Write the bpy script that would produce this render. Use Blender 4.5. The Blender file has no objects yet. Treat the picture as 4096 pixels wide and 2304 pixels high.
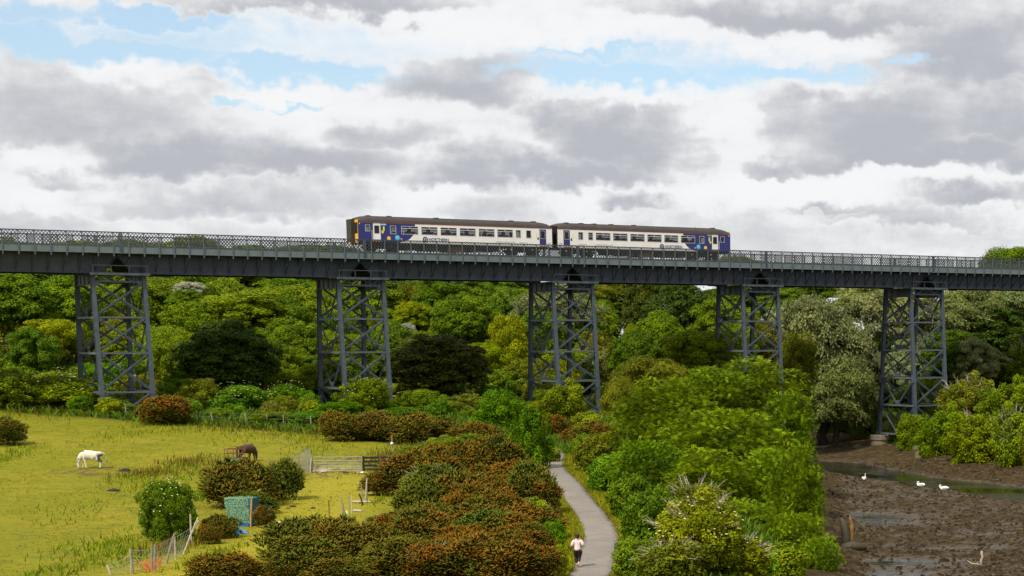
import bpy, math, random
import numpy as np
from mathutils import Vector, Matrix, Quaternion

scene = bpy.context.scene
COL = scene.collection
PI = math.pi

# ------------------------------------------------------------------ camera
F = 8377.9; PHI = 0.1652; XP = 3418.1; YP = 2755.2          # fitted on the viaduct's piers (pixels of the 4096 wide photo)
CAMZ = 14.5                                                  # river mud is z = 0
cam_d = bpy.data.cameras.new("camera"); cam = bpy.data.objects.new("camera", cam_d); COL.objects.link(cam)
cam_d.sensor_width = 36.0; cam_d.lens = F / 4096 * 36.0
cam_d.shift_x = -(XP - 2048) / 4096; cam_d.shift_y = (YP - 1152) / 4096
cam_d.clip_start = 0.5; cam_d.clip_end = 9000
cam.location = (0, 0, CAMZ); cam.rotation_euler = (PI / 2 - PHI, 0, 0)
scene.camera = cam

def ray(px, py):
    u = (px - XP) / F; v = (YP - py) / F; c, s = math.cos(PHI), math.sin(PHI)
    return np.array([u, c + v * s, -s + v * c])

# ------------------------------------------------------------------ sky (world) and sun
SUN_EL = math.radians(50); SUN_AZ = math.radians(208)        # azimuth from +Y, clockwise
sun_to = Vector((math.sin(SUN_AZ) * math.cos(SUN_EL), math.cos(SUN_AZ) * math.cos(SUN_EL), math.sin(SUN_EL)))
sd = bpy.data.lights.new("sun", 'SUN'); sd.energy = 5.0; sd.angle = math.radians(5); sd.color = (1.0, 0.92, 0.78)
sun = bpy.data.objects.new("sun", sd); COL.objects.link(sun)
sun.rotation_euler = (-sun_to).to_track_quat('-Z', 'Y').to_euler()
sun.location = (0, 0, 200)

scene.view_settings.view_transform = 'Standard'; scene.view_settings.look = 'None'
scene.view_settings.exposure = 0.0; scene.view_settings.gamma = 1.0; scene.view_settings.use_curve_mapping = False

world = bpy.data.worlds.new("World"); scene.world = world; world.use_nodes = True
def build_world():
    nt = world.node_tree; N = nt.nodes; L = nt.links
    for n in list(N): N.remove(n)
    def node(t, **k):
        n = N.new(t)
        for a, b in k.items(): setattr(n, a, b)
        return n
    def math_(op, a, b=None, c=None, clamp=False):
        n = node('ShaderNodeMath', operation=op, use_clamp=clamp)
        for i, v in enumerate((a, b, c)):
            if v is None: continue
            if isinstance(v, (int, float)): n.inputs[i].default_value = v
            else: L.new(v, n.inputs[i])
        return n.outputs[0]
    def vmath(op, a, b):
        n = node('ShaderNodeVectorMath', operation=op)
        for i, v in enumerate((a, b)):
            if isinstance(v, tuple): n.inputs[i].default_value = v
            elif v is not None: L.new(v, n.inputs[i])
        return n
    def smooth(v, a, b):
        n = node('ShaderNodeMapRange', interpolation_type='SMOOTHSTEP'); L.new(v, n.inputs[0])
        n.inputs[1].default_value = a; n.inputs[2].default_value = b
        return n.outputs[0]
    def noise(vec, scale, detail=5, rough=0.55, off=(0, 0, 0), color=False):
        v = vmath('ADD', vec, off).outputs[0]
        n = node('ShaderNodeTexNoise'); n.inputs['Scale'].default_value = scale
        n.inputs['Detail'].default_value = detail; n.inputs['Roughness'].default_value = rough; L.new(v, n.inputs['Vector'])
        return n.outputs['Color' if color else 'Fac']
    tc = node('ShaderNodeTexCoord'); sep = node('ShaderNodeSeparateXYZ'); L.new(tc.outputs['Generated'], sep.inputs[0])
    az = math_('ARCTAN2', sep.outputs[0], sep.outputs[1]); el = math_('ARCSINE', sep.outputs[2])
    comb = node('ShaderNodeCombineXYZ')
    L.new(math_('MULTIPLY', az, 10.0), comb.inputs[0]); L.new(math_('MULTIPLY', el, 10.0), comb.inputs[1])
    uv = comb.outputs[0]                                     # 1 unit = 5.7 degrees
    st = vmath('MULTIPLY', uv, (0.62, 1.6, 1.0)).outputs[0]
    w1 = noise(st, 2.2, 3, 0.6, (3.1, 1.7, 0), True); w2 = noise(uv, 7.5, 3, 0.62, (8.3, 4.1, 0), True)
    d1 = vmath('MULTIPLY', vmath('SUBTRACT', w1, (0.5, 0.5, 0.5)).outputs[0], (0.85, 0.30, 0)).outputs[0]
    d2 = vmath('MULTIPLY', vmath('SUBTRACT', w2, (0.5, 0.5, 0.5)).outputs[0], (0.24, 0.17, 0)).outputs[0]
    wuv = vmath('ADD', vmath('ADD', uv, d1).outputs[0], d2).outputs[0]
    def place(cx, cy, rx, ry):
        r = ray(cx * 1.59, cy * 1.59); r = r / np.linalg.norm(r)
        k = 1.59 / F * 10
        return (10 * math.atan2(r[0], r[1]), 10 * math.asin(r[2]), 0), (rx * k, ry * k)
    def blobs(lst, vec, flatbase=False):
        acc = None
        for cx, cy, rx, ry, w in lst:
            c, r = place(cx, cy, rx, ry)
            q = vmath('MULTIPLY', vmath('SUBTRACT', vec, (c[0], c[1] - (r[1] * .30 if flatbase else 0), 0)).outputs[0], (1 / r[0], 1 / r[1], 0)).outputs[0]
            if flatbase:                                     # cumulus: soft bright top, darker flat base
                ma = node('ShaderNodeVectorMath', operation='MULTIPLY_ADD'); L.new(vmath('ABSOLUTE', q, None).outputs[0], ma.inputs[0]); ma.inputs[1].default_value = (0, -.50, 0)
                L.new(vmath('MULTIPLY', q, (1, 1.22, 0)).outputs[0], ma.inputs[2]); q = ma.outputs[0]
            ln = vmath('LENGTH', q, None).outputs['Value']
            n = node('ShaderNodeMapRange', interpolation_type='SMOOTHSTEP'); L.new(ln, n.inputs[0])
            n.inputs[1].default_value = 1.5; n.inputs[2].default_value = 0.0; n.inputs[3].default_value = 0; n.inputs[4].default_value = w
            acc = n.outputs[0] if acc is None else math_('MAXIMUM', acc, n.outputs[0])
        return acc
    GREY = [(60,300,330,120,.62),(330,290,260,130,.50),(440,380,360,62,.92),(740,412,230,48,.92),(140,452,110,34,.6),(610,500,430,52,.62),
            (930,350,140,60,.66),(1130,446,130,52,.95),(1180,205,185,66,.72),(1570,345,240,100,.92),(1430,432,320,46,1.0),(1390,300,90,50,.6),
            (1600,512,105,26,.8),(2210,315,360,110,.78),(2320,388,400,46,1.0),(1945,422,100,26,.9),(2500,500,190,34,.8),(2250,548,320,30,.55),
            (2050,528,150,20,.65),(2000,36,430,46,.9),(2440,110,240,120,.85),(900,-4,330,34,.8),(150,560,260,40,.5),(1250,540,160,30,.5),(1288,600,1700,70,.34),(2520,300,240,90,.7),(560,8,230,24,.6)]
    BLUE = [(450,100,650,70,.50),(1650,175,650,50,.55),(270,132,330,34,1.0),(60,90,190,50,1.0),(760,170,360,32,1.0),(930,200,180,20,.8),(620,240,80,12,.8),(770,258,110,9,.8),
            (1540,190,380,30,1.0),(1990,186,300,28,1.0),(2280,150,90,24,.9),(380,42,190,24,1.0),(1500,148,260,14,.7),(1560,-10,120,20,.6),(110,30,160,30,.7)]
    WHITE = [(340,175,110,44,.9),(700,196,200,24,.7),(760,235,220,20,.7),(880,285,150,40,.7),(1650,232,360,26,.9),(150,398,150,32,.9),(60,490,120,30,.6),(1990,470,330,48,1.0),
             (1040,505,100,34,.6),(2080,222,170,24,.7),(1150,90,640,40,.8),(500,75,300,26,.5),(2000,120,300,22,.4),(1340,400,50,60,.5),(1845,310,55,80,.7),(2250,450,300,26,.9)]
    g = blobs(GREY, wuv, True); b = blobs(BLUE, wuv); w = blobs(WHITE, wuv)
    big = noise(st, 1.15, 3, 0.58, (5.5, 9.2, 0)); mid = noise(st, 4.6, 4, 0.6, (1.5, 2.2, 0)); fine = noise(uv, 9.0, 5, 0.66, (0.4, 7.7, 0))
    gg = math_('ADD', math_('ADD', g, 0.17), math_('MULTIPLY', math_('SUBTRACT', big, 0.5), 0.6))
    gg = math_('ADD', gg, math_('MULTIPLY', math_('SUBTRACT', mid, 0.5), 0.75))
    gg = math_('ADD', gg, math_('MULTIPLY', math_('SUBTRACT', fine, 0.5), 0.36))
    gg = math_('SUBTRACT', gg, math_('MULTIPLY', w, 0.55))
    grey = smooth(gg, -0.20, 1.05)
    edge = smooth(gg, 0.15, 0.5)
    bb = math_('ADD', b, math_('MULTIPLY', math_('SUBTRACT', mid, 0.5), 0.6))
    bb = math_('ADD', bb, math_('MULTIPLY', math_('SUBTRACT', fine, 0.5), 0.25))
    bb = math_('SUBTRACT', bb, math_('MULTIPLY', edge, 0.25))
    # high thin blue breaks elsewhere in the sky
    hb = math_('MULTIPLY', smooth(big, 0.60, 0.72), smooth(el, 0.12, 0.25))
    blue = math_('MAXIMUM', smooth(bb, 0.0, 0.75), math_('MULTIPLY', hb, 0.7))
    sky = node('ShaderNodeTexSky', sky_type='NISHITA', sun_disc=False)
    sky.sun_elevation = SUN_EL; sky.sun_rotation = SUN_AZ; sky.air_density = 1.0; sky.dust_density = 0.6; sky.ozone_density = 1.5
    ramp = node('ShaderNodeValToRGB'); L.new(grey, ramp.inputs[0])
    e = ramp.color_ramp.elements; e[0].position = 0; e[0].color = (6.15, 6.2, 6.25, 1); e[1].position = 1; e[1].color = (3.25, 3.36, 3.68, 1)
    for p_, c_ in ((0.28, (5.8, 5.85, 5.92)), (0.52, (4.85, 4.9, 5.02)), (0.76, (4.05, 4.13, 4.36))):
        x = e.new(p_); x.color = (*c_, 1)
    # clear sky seen through a thin bright veil
    veil = node('ShaderNodeMix', data_type='RGBA'); veil.inputs[0].default_value = 0.30; L.new(sky.outputs[0], veil.inputs[6]); veil.inputs[7].default_value = (3.5, 4.6, 5.7, 1)
    mix = node('ShaderNodeMix', data_type='RGBA'); L.new(blue, mix.inputs[0]); L.new(ramp.outputs[0], mix.inputs[6])
    L.new(veil.outputs[2], mix.inputs[7])
    bg = node('ShaderNodeBackground'); bg.inputs[1].default_value = 0.15; L.new(mix.outputs[2], bg.inputs[0])
    out = node('ShaderNodeOutputWorld'); L.new(bg.outputs[0], out.inputs[0])
build_world()
world.cycles.sampling_method = 'MANUAL'; world.cycles.sample_map_resolution = 512
scene.cycles.use_adaptive_sampling = True; scene.cycles.adaptive_min_samples = 8; scene.cycles.adaptive_threshold = 0.015
scene.cycles.max_bounces = 6; scene.cycles.diffuse_bounces = 3; scene.cycles.transparent_max_bounces = 12
scene.cycles.caustics_reflective = False; scene.cycles.caustics_refractive = False

# ------------------------------------------------------------------ helpers
def tag(o, label=None, cat=None, group=None, kind=None):
    if label: o['label'] = label
    if cat: o['category'] = cat
    if group: o['group'] = group
    if kind: o['kind'] = kind
    return o

def link(o, parent=None):
    COL.objects.link(o)
    if parent is not None: o.parent = parent
    return o

def thing(name, label, cat, loc=(0, 0, 0), rz=0.0, group=None, scale=None):
    o = bpy.data.objects.new(name, None); o.empty_display_size = 0.3; link(o)
    o.location = loc; o.rotation_euler = (0, 0, rz)
    if scale is not None: o.scale = scale
    return tag(o, label, cat, group)

def mesh_np(name, V, Fc, mat=None, attr=None, smooth=False):
    """V (n,3) array, Fc (m,k) array of equal sized faces"""
    me = bpy.data.meshes.new(name); V = np.asarray(V, dtype=np.float32); Fc = np.asarray(Fc, dtype=np.int32)
    m, k = Fc.shape
    me.vertices.add(len(V)); me.vertices.foreach_set('co', V.ravel())
    me.loops.add(m * k); me.loops.foreach_set('vertex_index', Fc.ravel())
    me.polygons.add(m); me.polygons.foreach_set('loop_start', np.arange(0, m * k, k, dtype=np.int32))
    if smooth: me.polygons.foreach_set('use_smooth', np.ones(m, dtype=bool))
    if attr:
        for an, (dom, data) in attr.items():
            a = me.attributes.new(an, 'FLOAT', dom); a.data.foreach_set('value', np.asarray(data, dtype=np.float32))
    me.update(calc_edges=True)
    if mat: me.materials.append(mat)
    return me

class MB:
    """collects boxes, bars, tubes into one mesh"""
    def __init__(s): s.v = []; s.f = []; s.m = []
    def add(s, V, Fs, mi=0):
        b = len(s.v); s.v += [tuple(map(float, p)) for p in V]
        for q in Fs: s.f.append(tuple(b + i for i in q)); s.m.append(mi)
    def box(s, a, b, mi=0):
        x0, y0, z0 = a; x1, y1, z1 = b
        s.add([(x0,y0,z0),(x1,y0,z0),(x1,y1,z0),(x0,y1,z0),(x0,y0,z1),(x1,y0,z1),(x1,y1,z1),(x0,y1,z1)],
              [(0,3,2,1),(4,5,6,7),(0,1,5,4),(1,2,6,5),(2,3,7,6),(3,0,4,7)], mi)
    def bar(s, p, q, w, h, up=(0, 0, 1), mi=0):
        p = Vector(p); q = Vector(q); d = (q - p).normalized(); u = Vector(up)
        if abs(d.dot(u)) > 0.97: u = Vector((1, 0, 0)) if abs(d.x) < 0.9 else Vector((0, 1, 0))
        sx = d.cross(u).normalized() * w / 2; sy = sx.cross(d).normalized() * h / 2
        V = [p-sx-sy, p+sx-sy, p+sx+sy, p-sx+sy, q-sx-sy, q+sx-sy, q+sx+sy, q-sx+sy]
        s.add(V, [(0,3,2,1),(4,5,6,7),(0,1,5,4),(1,2,6,5),(2,3,7,6),(3,0,4,7)], mi)
    def tube(s, pts, radii, n=6, mi=0, cap=True):
        pts = [Vector(p) for p in pts]; k = len(pts); b = len(s.v)
        if isinstance(radii, (int, float)): radii = [radii] * k
        for i, p in enumerate(pts):
            d = (pts[min(i+1, k-1)] - pts[max(i-1, 0)]).normalized()
            u = Vector((0, 0, 1)) if abs(d.z) < 0.9 else Vector((1, 0, 0))
            a = d.cross(u).normalized(); c = a.cross(d).normalized()
            for j in range(n):
                t = 2 * PI * j / n; s.v.append(tuple(p + (a * math.cos(t) + c * math.sin(t)) * radii[i]))
        for i in range(k - 1):
            for j in range(n):
                s.f.append((b+i*n+j, b+i*n+(j+1) % n, b+(i+1)*n+(j+1) % n, b+(i+1)*n+j)); s.m.append(mi)
        if cap:
            s.f.append(tuple(b + j for j in range(n))[::-1]); s.m.append(mi)
            s.f.append(tuple(b + (k-1)*n + j for j in range(n))); s.m.append(mi)
    def poly(s, pts, thick, nrm, mi=0):
        """flat polygon with thickness along nrm"""
        n = len(pts); t = Vector(nrm) * thick
        V = [Vector(p) for p in pts] + [Vector(p) + t for p in pts]
        s.add(V, [tuple(range(n))[::-1], tuple(range(n, 2*n))] + [(i, (i+1) % n, n + (i+1) % n, n + i) for i in range(n)], mi)
    def mesh(s, name, mats, smooth=False):
        me = bpy.data.meshes.new(name); me.from_pydata(s.v, [], s.f); me.update()
        if not isinstance(mats, (list, tuple)): mats = [mats]
        for m in mats: me.materials.append(m)
        if len(mats) > 1: me.polygons.foreach_set('material_index', s.m)
        if smooth: me.polygons.foreach_set('use_smooth', [True] * len(s.f))
        return me
    def build(s, name, mats, parent=None, smooth=False):
        return link(bpy.data.objects.new(name, s.mesh(name, mats, smooth)), parent)

def put(name, me, parent=None, loc=None, rot=None, scale=None):
    o = link(bpy.data.objects.new(name, me), parent)
    if loc is not None: o.location = loc
    if rot is not None: o.rotation_euler = rot
    if scale is not None: o.scale = scale
    return o

# ------------------------------------------------------------------ materials
def newmat(name):
    m = bpy.data.materials.new(name); m.use_nodes = True
    nt = m.node_tree; return m, nt.nodes, nt.links, nt.nodes['Principled BSDF']

def mat_plain(name, col, rough=0.6, metal=0.0, var=0.12, scale=3.0, bump=0.0, bscale=20.0, spec=0.4, dirt=None, dirt_amt=0.5, coords='Object'):
    """paint with uneven tone, optional dirt colour in patches"""
    m, N, L, B = newmat(name)
    tc = N.new('ShaderNodeTexCoord'); n1 = N.new('ShaderNodeTexNoise'); n1.inputs['Scale'].default_value = scale; n1.inputs['Detail'].default_value = 6
    n1.inputs['Roughness'].default_value = 0.65; L.new(tc.outputs[coords], n1.inputs['Vector'])
    r = N.new('ShaderNodeValToRGB'); L.new(n1.outputs['Fac'], r.inputs[0])
    e = r.color_ramp.elements; e[0].position = 0.3; e[1].position = 0.7
    e[0].color = tuple(c * (1 - var) for c in col) + (1,); e[1].color = tuple(min(1, c * (1 + var)) for c in col) + (1,)
    out = r.outputs[0]
    if dirt:
        n2 = N.new('ShaderNodeTexNoise'); n2.inputs['Scale'].default_value = scale * 1.7; n2.inputs['Detail'].default_value = 8; n2.inputs['Roughness'].default_value = 0.7
        mp = N.new('ShaderNodeMapping'); mp.inputs['Scale'].default_value = (1, 1, 0.35); mp.inputs['Location'].default_value = (3.3, 1.2, 0.4)
        L.new(tc.outputs[coords], mp.inputs[0]); L.new(mp.outputs[0], n2.inputs['Vector'])
        mr = N.new('ShaderNodeMapRange'); mr.inputs[1].default_value = 0.52; mr.inputs[2].default_value = 0.75; mr.inputs[4].default_value = dirt_amt
        L.new(n2.outputs['Fac'], mr.inputs[0])
        mx = N.new('ShaderNodeMix'); mx.data_type = 'RGBA'; L.new(mr.outputs[0], mx.inputs[0]); L.new(out, mx.inputs[6]); mx.inputs[7].default_value = (*dirt, 1)
        out = mx.outputs[2]
    L.new(out, B.inputs['Base Color']); B.inputs['Roughness'].default_value = rough; B.inputs['Metallic'].default_value = metal
    B.inputs['Specular IOR Level'].default_value = spec
    if bump:
        n3 = N.new('ShaderNodeTexNoise'); n3.inputs['Scale'].default_value = bscale; n3.inputs['Detail'].default_value = 5; L.new(tc.outputs[coords], n3.inputs['Vector'])
        bp = N.new('ShaderNodeBump'); bp.inputs['Strength'].default_value = bump; bp.inputs['Distance'].default_value = 0.05
        L.new(n3.outputs['Fac'], bp.inputs['Height']); L.new(bp.outputs[0], B.inputs['Normal'])
    return m

def mat_leaf(name, tipcol=None, trans=0.25, spread=0.45, rough=0.6):
    """foliage: hue comes from the object's own colour, tone varies leaf by leaf; tipcol uses the mesh attribute 'tip'"""
    m, N, L, B = newmat(name)
    oi = N.new('ShaderNodeObjectInfo'); at = N.new('ShaderNodeAttribute'); at.attribute_name = 'tone'
    col = oi.outputs['Color']
    if tipcol:
        tp = N.new('ShaderNodeAttribute'); tp.attribute_name = 'tip'
        mx = N.new('ShaderNodeMix'); mx.data_type = 'RGBA'; L.new(tp.outputs['Fac'], mx.inputs[0]); mx.inputs[6].default_value = (*tipcol, 1); L.new(col, mx.inputs[7])
        col = mx.outputs[2]
    hs = N.new('ShaderNodeHueSaturation'); L.new(col, hs.inputs['Color']); hs.inputs['Saturation'].default_value = 1.03
    mr = N.new('ShaderNodeMapRange'); L.new(at.outputs['Fac'], mr.inputs[0]); mr.inputs[3].default_value = 1 - spread; mr.inputs[4].default_value = 1 + spread * 1.25
    L.new(mr.outputs[0], hs.inputs['Value'])
    mh = N.new('ShaderNodeMapRange'); L.new(at.outputs['Fac'], mh.inputs[0]); mh.inputs[3].default_value = 0.515; mh.inputs[4].default_value = 0.487
    L.new(mh.outputs[0], hs.inputs['Hue'])
    L.new(hs.outputs[0], B.inputs['Base Color']); B.inputs['Roughness'].default_value = rough; B.inputs['Specular IOR Level'].default_value = 0.06
    tr = N.new('ShaderNodeBsdfTranslucent'); L.new(hs.outputs[0], tr.inputs[0])
    ms = N.new('ShaderNodeMixShader'); ms.inputs[0].default_value = trans
    L.new(B.outputs[0], ms.inputs[1]); L.new(tr.outputs[0], ms.inputs[2]); L.new(ms.outputs[0], N['Material Output'].inputs[0])
    return m

M = {}
M['leaf'] = mat_leaf('leaf')
M['gorse'] = mat_leaf('gorse', tipcol=(0.062, 0.088, 0.010), trans=0.1, spread=0.5, rough=0.8)
M['blossom'] = mat_plain('blossom', (0.50, 0.48, 0.22), 0.7, var=0.2)
M['bark'] = mat_plain('bark', (0.075, 0.058, 0.040), 0.9, var=0.35, scale=6, bump=0.4)
M['dead_wood'] = mat_plain('dead_wood', (0.34, 0.29, 0.22), 0.85, var=0.3, scale=8)
M['steel'] = mat_plain('steel', (0.058, 0.076, 0.096), 0.55, var=0.2, scale=1.2, bump=0.15, bscale=14, dirt=(0.035, 0.030, 0.030), dirt_amt=0.55)
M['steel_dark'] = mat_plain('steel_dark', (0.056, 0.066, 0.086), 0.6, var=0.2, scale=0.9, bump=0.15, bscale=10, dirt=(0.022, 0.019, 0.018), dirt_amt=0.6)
M['fascia'] = mat_plain('fascia', (0.118, 0.152, 0.162), 0.55, var=0.14, scale=0.9, bump=0.2, bscale=9, dirt=(0.10, 0.075, 0.055), dirt_amt=0.35)
M['steel_strut'] = mat_plain('steel_strut', (0.085, 0.104, 0.115), 0.55, var=0.22, scale=1.5, bump=0.15, bscale=14, dirt=(0.11, 0.075, 0.045), dirt_amt=0.45)
M['timber_grey'] = mat_plain('timber_grey', (0.24, 0.20, 0.155), 0.9, var=0.3, scale=9, bump=0.3)
M['timber_pale'] = mat_plain('timber_pale', (0.42, 0.36, 0.27), 0.85, var=0.25, scale=9)
M['timber_black'] = mat_plain('timber_black', (0.018, 0.014, 0.012), 0.75, var=0.4, scale=5)
M['timber_orange'] = mat_plain('timber_orange', (0.42, 0.23, 0.07), 0.8, var=0.2, scale=7)
M['galv'] = mat_plain('galv', (0.26, 0.28, 0.28), 0.5, metal=0.3, var=0.15, scale=8)
M['rust'] = mat_plain('rust', (0.13, 0.058, 0.026), 0.85, var=0.35, scale=5)
M['wire'] = mat_plain('wire', (0.24, 0.27, 0.23), 0.5, metal=0.4, var=0.1)
M['white_plastic'] = mat_plain('white_plastic', (0.60, 0.58, 0.54), 0.5, var=0.12, scale=10)
M['black'] = mat_plain('black', (0.012, 0.012, 0.013), 0.7, var=0.2)

M['lattice'] = mat_plain('lattice', (0.050, 0.060, 0.062), 0.6, var=0.2, scale=1.2)
# ------------------------------------------------------------------ terrain
RNG = np.random.default_rng(7)
def vnoise(x, y, seed=0):
    """smooth value noise, vectorised"""
    x = np.asarray(x, float); y = np.asarray(y, float)
    xi = np.floor(x).astype(np.int64); yi = np.floor(y).astype(np.int64); xf = x - xi; yf = y - yi
    def hsh(a, b):
        h = (a * 374761393 + b * 668265263 + seed * 1442695041) & 0x7fffffff
        h = ((h ^ (h >> 13)) * 1274126177) & 0x7fffffff
        return ((h ^ (h >> 16)) & 0xffff) / 65535.0
    u = xf * xf * (3 - 2 * xf); v = yf * yf * (3 - 2 * yf)
    return (hsh(xi, yi) * (1-u) + hsh(xi+1, yi) * u) * (1-v) + (hsh(xi, yi+1) * (1-u) + hsh(xi+1, yi+1) * u) * v
def fbm(x, y, seed=0, oct=4):
    s = 0; a = 1; t = 0
    for i in range(oct):
        s = s + a * (vnoise(x * 2**i, y * 2**i, seed + i * 17) - 0.5); t += a; a *= 0.5
    return s / t * 2
def sstep(a, b, x):
    t = np.clip((x - a) / (b - a), 0, 1); return t * t * (3 - 2 * t)
_LY = [60, 90, 127, 165, 200, 230, 255, 272, 290, 306, 340, 420, 3000]; _LX = [1, 0, -1, -2, -3, -5, -6.5, -9, -15, -24, -60, -160, -400]
_RY = [60, 90, 125, 165, 200, 232, 244, 257, 272, 280, 295, 312, 340, 420, 3000]; _RX = [90, 75, 60, 42, 29, 18.7, 12.5, 8.6, 4.4, 2.1, -.5, -3.6, -30, -130, -370]
def leftbank(y): return np.interp(y, _LY, _LX)
def rightbank(y): return np.interp(y, _RY, _RX)
def land(X, Y):
    base = np.interp(Y, [0, 90, 104, 130, 150, 165, 180, 195, 210, 225, 245, 265, 300, 340, 400, 500, 900, 3000],
                     [2.9, 3.1, 3.2, 3.4, 3.7, 4.05, 4.6, 5.2, 5.8, 6.3, 6.3, 8.3, 12.3, 15.8, 18, 19, 17, 10])
    sl = np.interp(Y, [0, 120, 165, 210, 260, 320, 500, 1000], [0, 0.004, 0.014, 0.045, 0.045, 0.035, 0.01, 0])
    z = base + sl * np.clip(-40 - X, -40, 110)
    z = z + 0.22 * fbm(X / 17, Y / 23, 3) * sstep(120, 200, Y) + 0.10 * fbm(X / 6, Y / 8, 9)
    return z
def H(X, Y):
    X = np.asarray(X, float); Y = np.asarray(Y, float)
    dl = leftbank(Y) - X; dr = X - rightbank(Y)
    zl = -1.2 + (land(X, Y) + 1.2) * sstep(-1.0, 6.5, dl)
    pr = np.interp(dr, [-1.0, 0.5, 4, 12, 26, 50, 120, 600, 3000], [-1.2, -.3, 1.6, 5.2, 8.5, 11.5, 15, 16, 10])
    pr = pr + 0.4 * fbm(X / 9, Y / 9, 21) * sstep(0, 6, dr)
    mid = (leftbank(Y) + rightbank(Y)) / 2
    return np.where(X < mid, zl, pr)
def Hs(x, y): return float(H(np.array([x]), np.array([y]))[0])
def hit(px, py, zoff=0.0):
    """where the sight line through a photo pixel meets the ground"""
    r = ray(px, py); t = np.arange(60, 700, 0.25)
    P = r[None, :] / r[1] * t[:, None]; g = H(P[:, 0], P[:, 1]) + zoff
    k = np.argmax(P[:, 2] + CAMZ < g)
    if k == 0 and P[0, 2] + CAMZ >= g[0]: k = len(t) - 1
    a, b = t[max(k-1, 0)], t[k]
    for _ in range(20):
        m = (a + b) / 2; p = r / r[1] * m
        if p[2] + CAMZ < Hs(p[0], p[1]) + zoff: b = m
        else: a = m
    p = r / r[1] * b
    return Vector((p[0], p[1], Hs(p[0], p[1]) + zoff))
def at_depth(px, py, Y):
    p = ray(px, py); p = p * (Y / p[1]); return Vector((p[0], p[1], p[2] + CAMZ))
def h2(x, y): return hit(x * 1.59, y * 1.59)                 # coordinates of the 2576 wide view

# path edges measured in the photo
PE = [(2304,2268,2466),(2270,2280,2470),(2230,2297,2474),(2195,2315,2480),(2160,2328,2482),(2110,2326,2468),(2075,2308,2440),(2040,2290,2408),
      (2000,2272,2362),(1960,2262,2318),(1920,2240,2274),(1890,2215,2240),(1868,2193,2209)]
pl = [hit(a, y) for y, a, b in PE]; pr_ = [hit(b, y) for y, a, b in PE]
cen = [((a.x + b.x) / 2, (a.y + b.y) / 2) for a, b in zip(pl, pr_)]
cen = [(cen[0][0] - 1.9, 58), (cen[0][0] - 0.5, 82)] + cen
dx = (cen[-1][0] - cen[-4][0]) / (cen[-1][1] - cen[-4][1])
for k in (12, 28, 50, 80): cen.append((cen[14][0] + dx * k * 0.55, PE and cen[14][1] + k))
CY = np.array([c[1] for c in cen]); CX = np.array([c[0] for c in cen])
o_ = np.argsort(CY); CY = CY[o_]; CX = CX[o_]
_yy = np.arange(58, CY[-1], 1.0); _xx = np.interp(_yy, CY, CX)
ker = np.ones(7) / 7; _xs = np.convolve(np.pad(_xx, 3, mode='edge'), ker, 'valid')
def path_x(y): return np.interp(y, _yy, _xs)
PW = 1.12                                                    # half width

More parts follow.
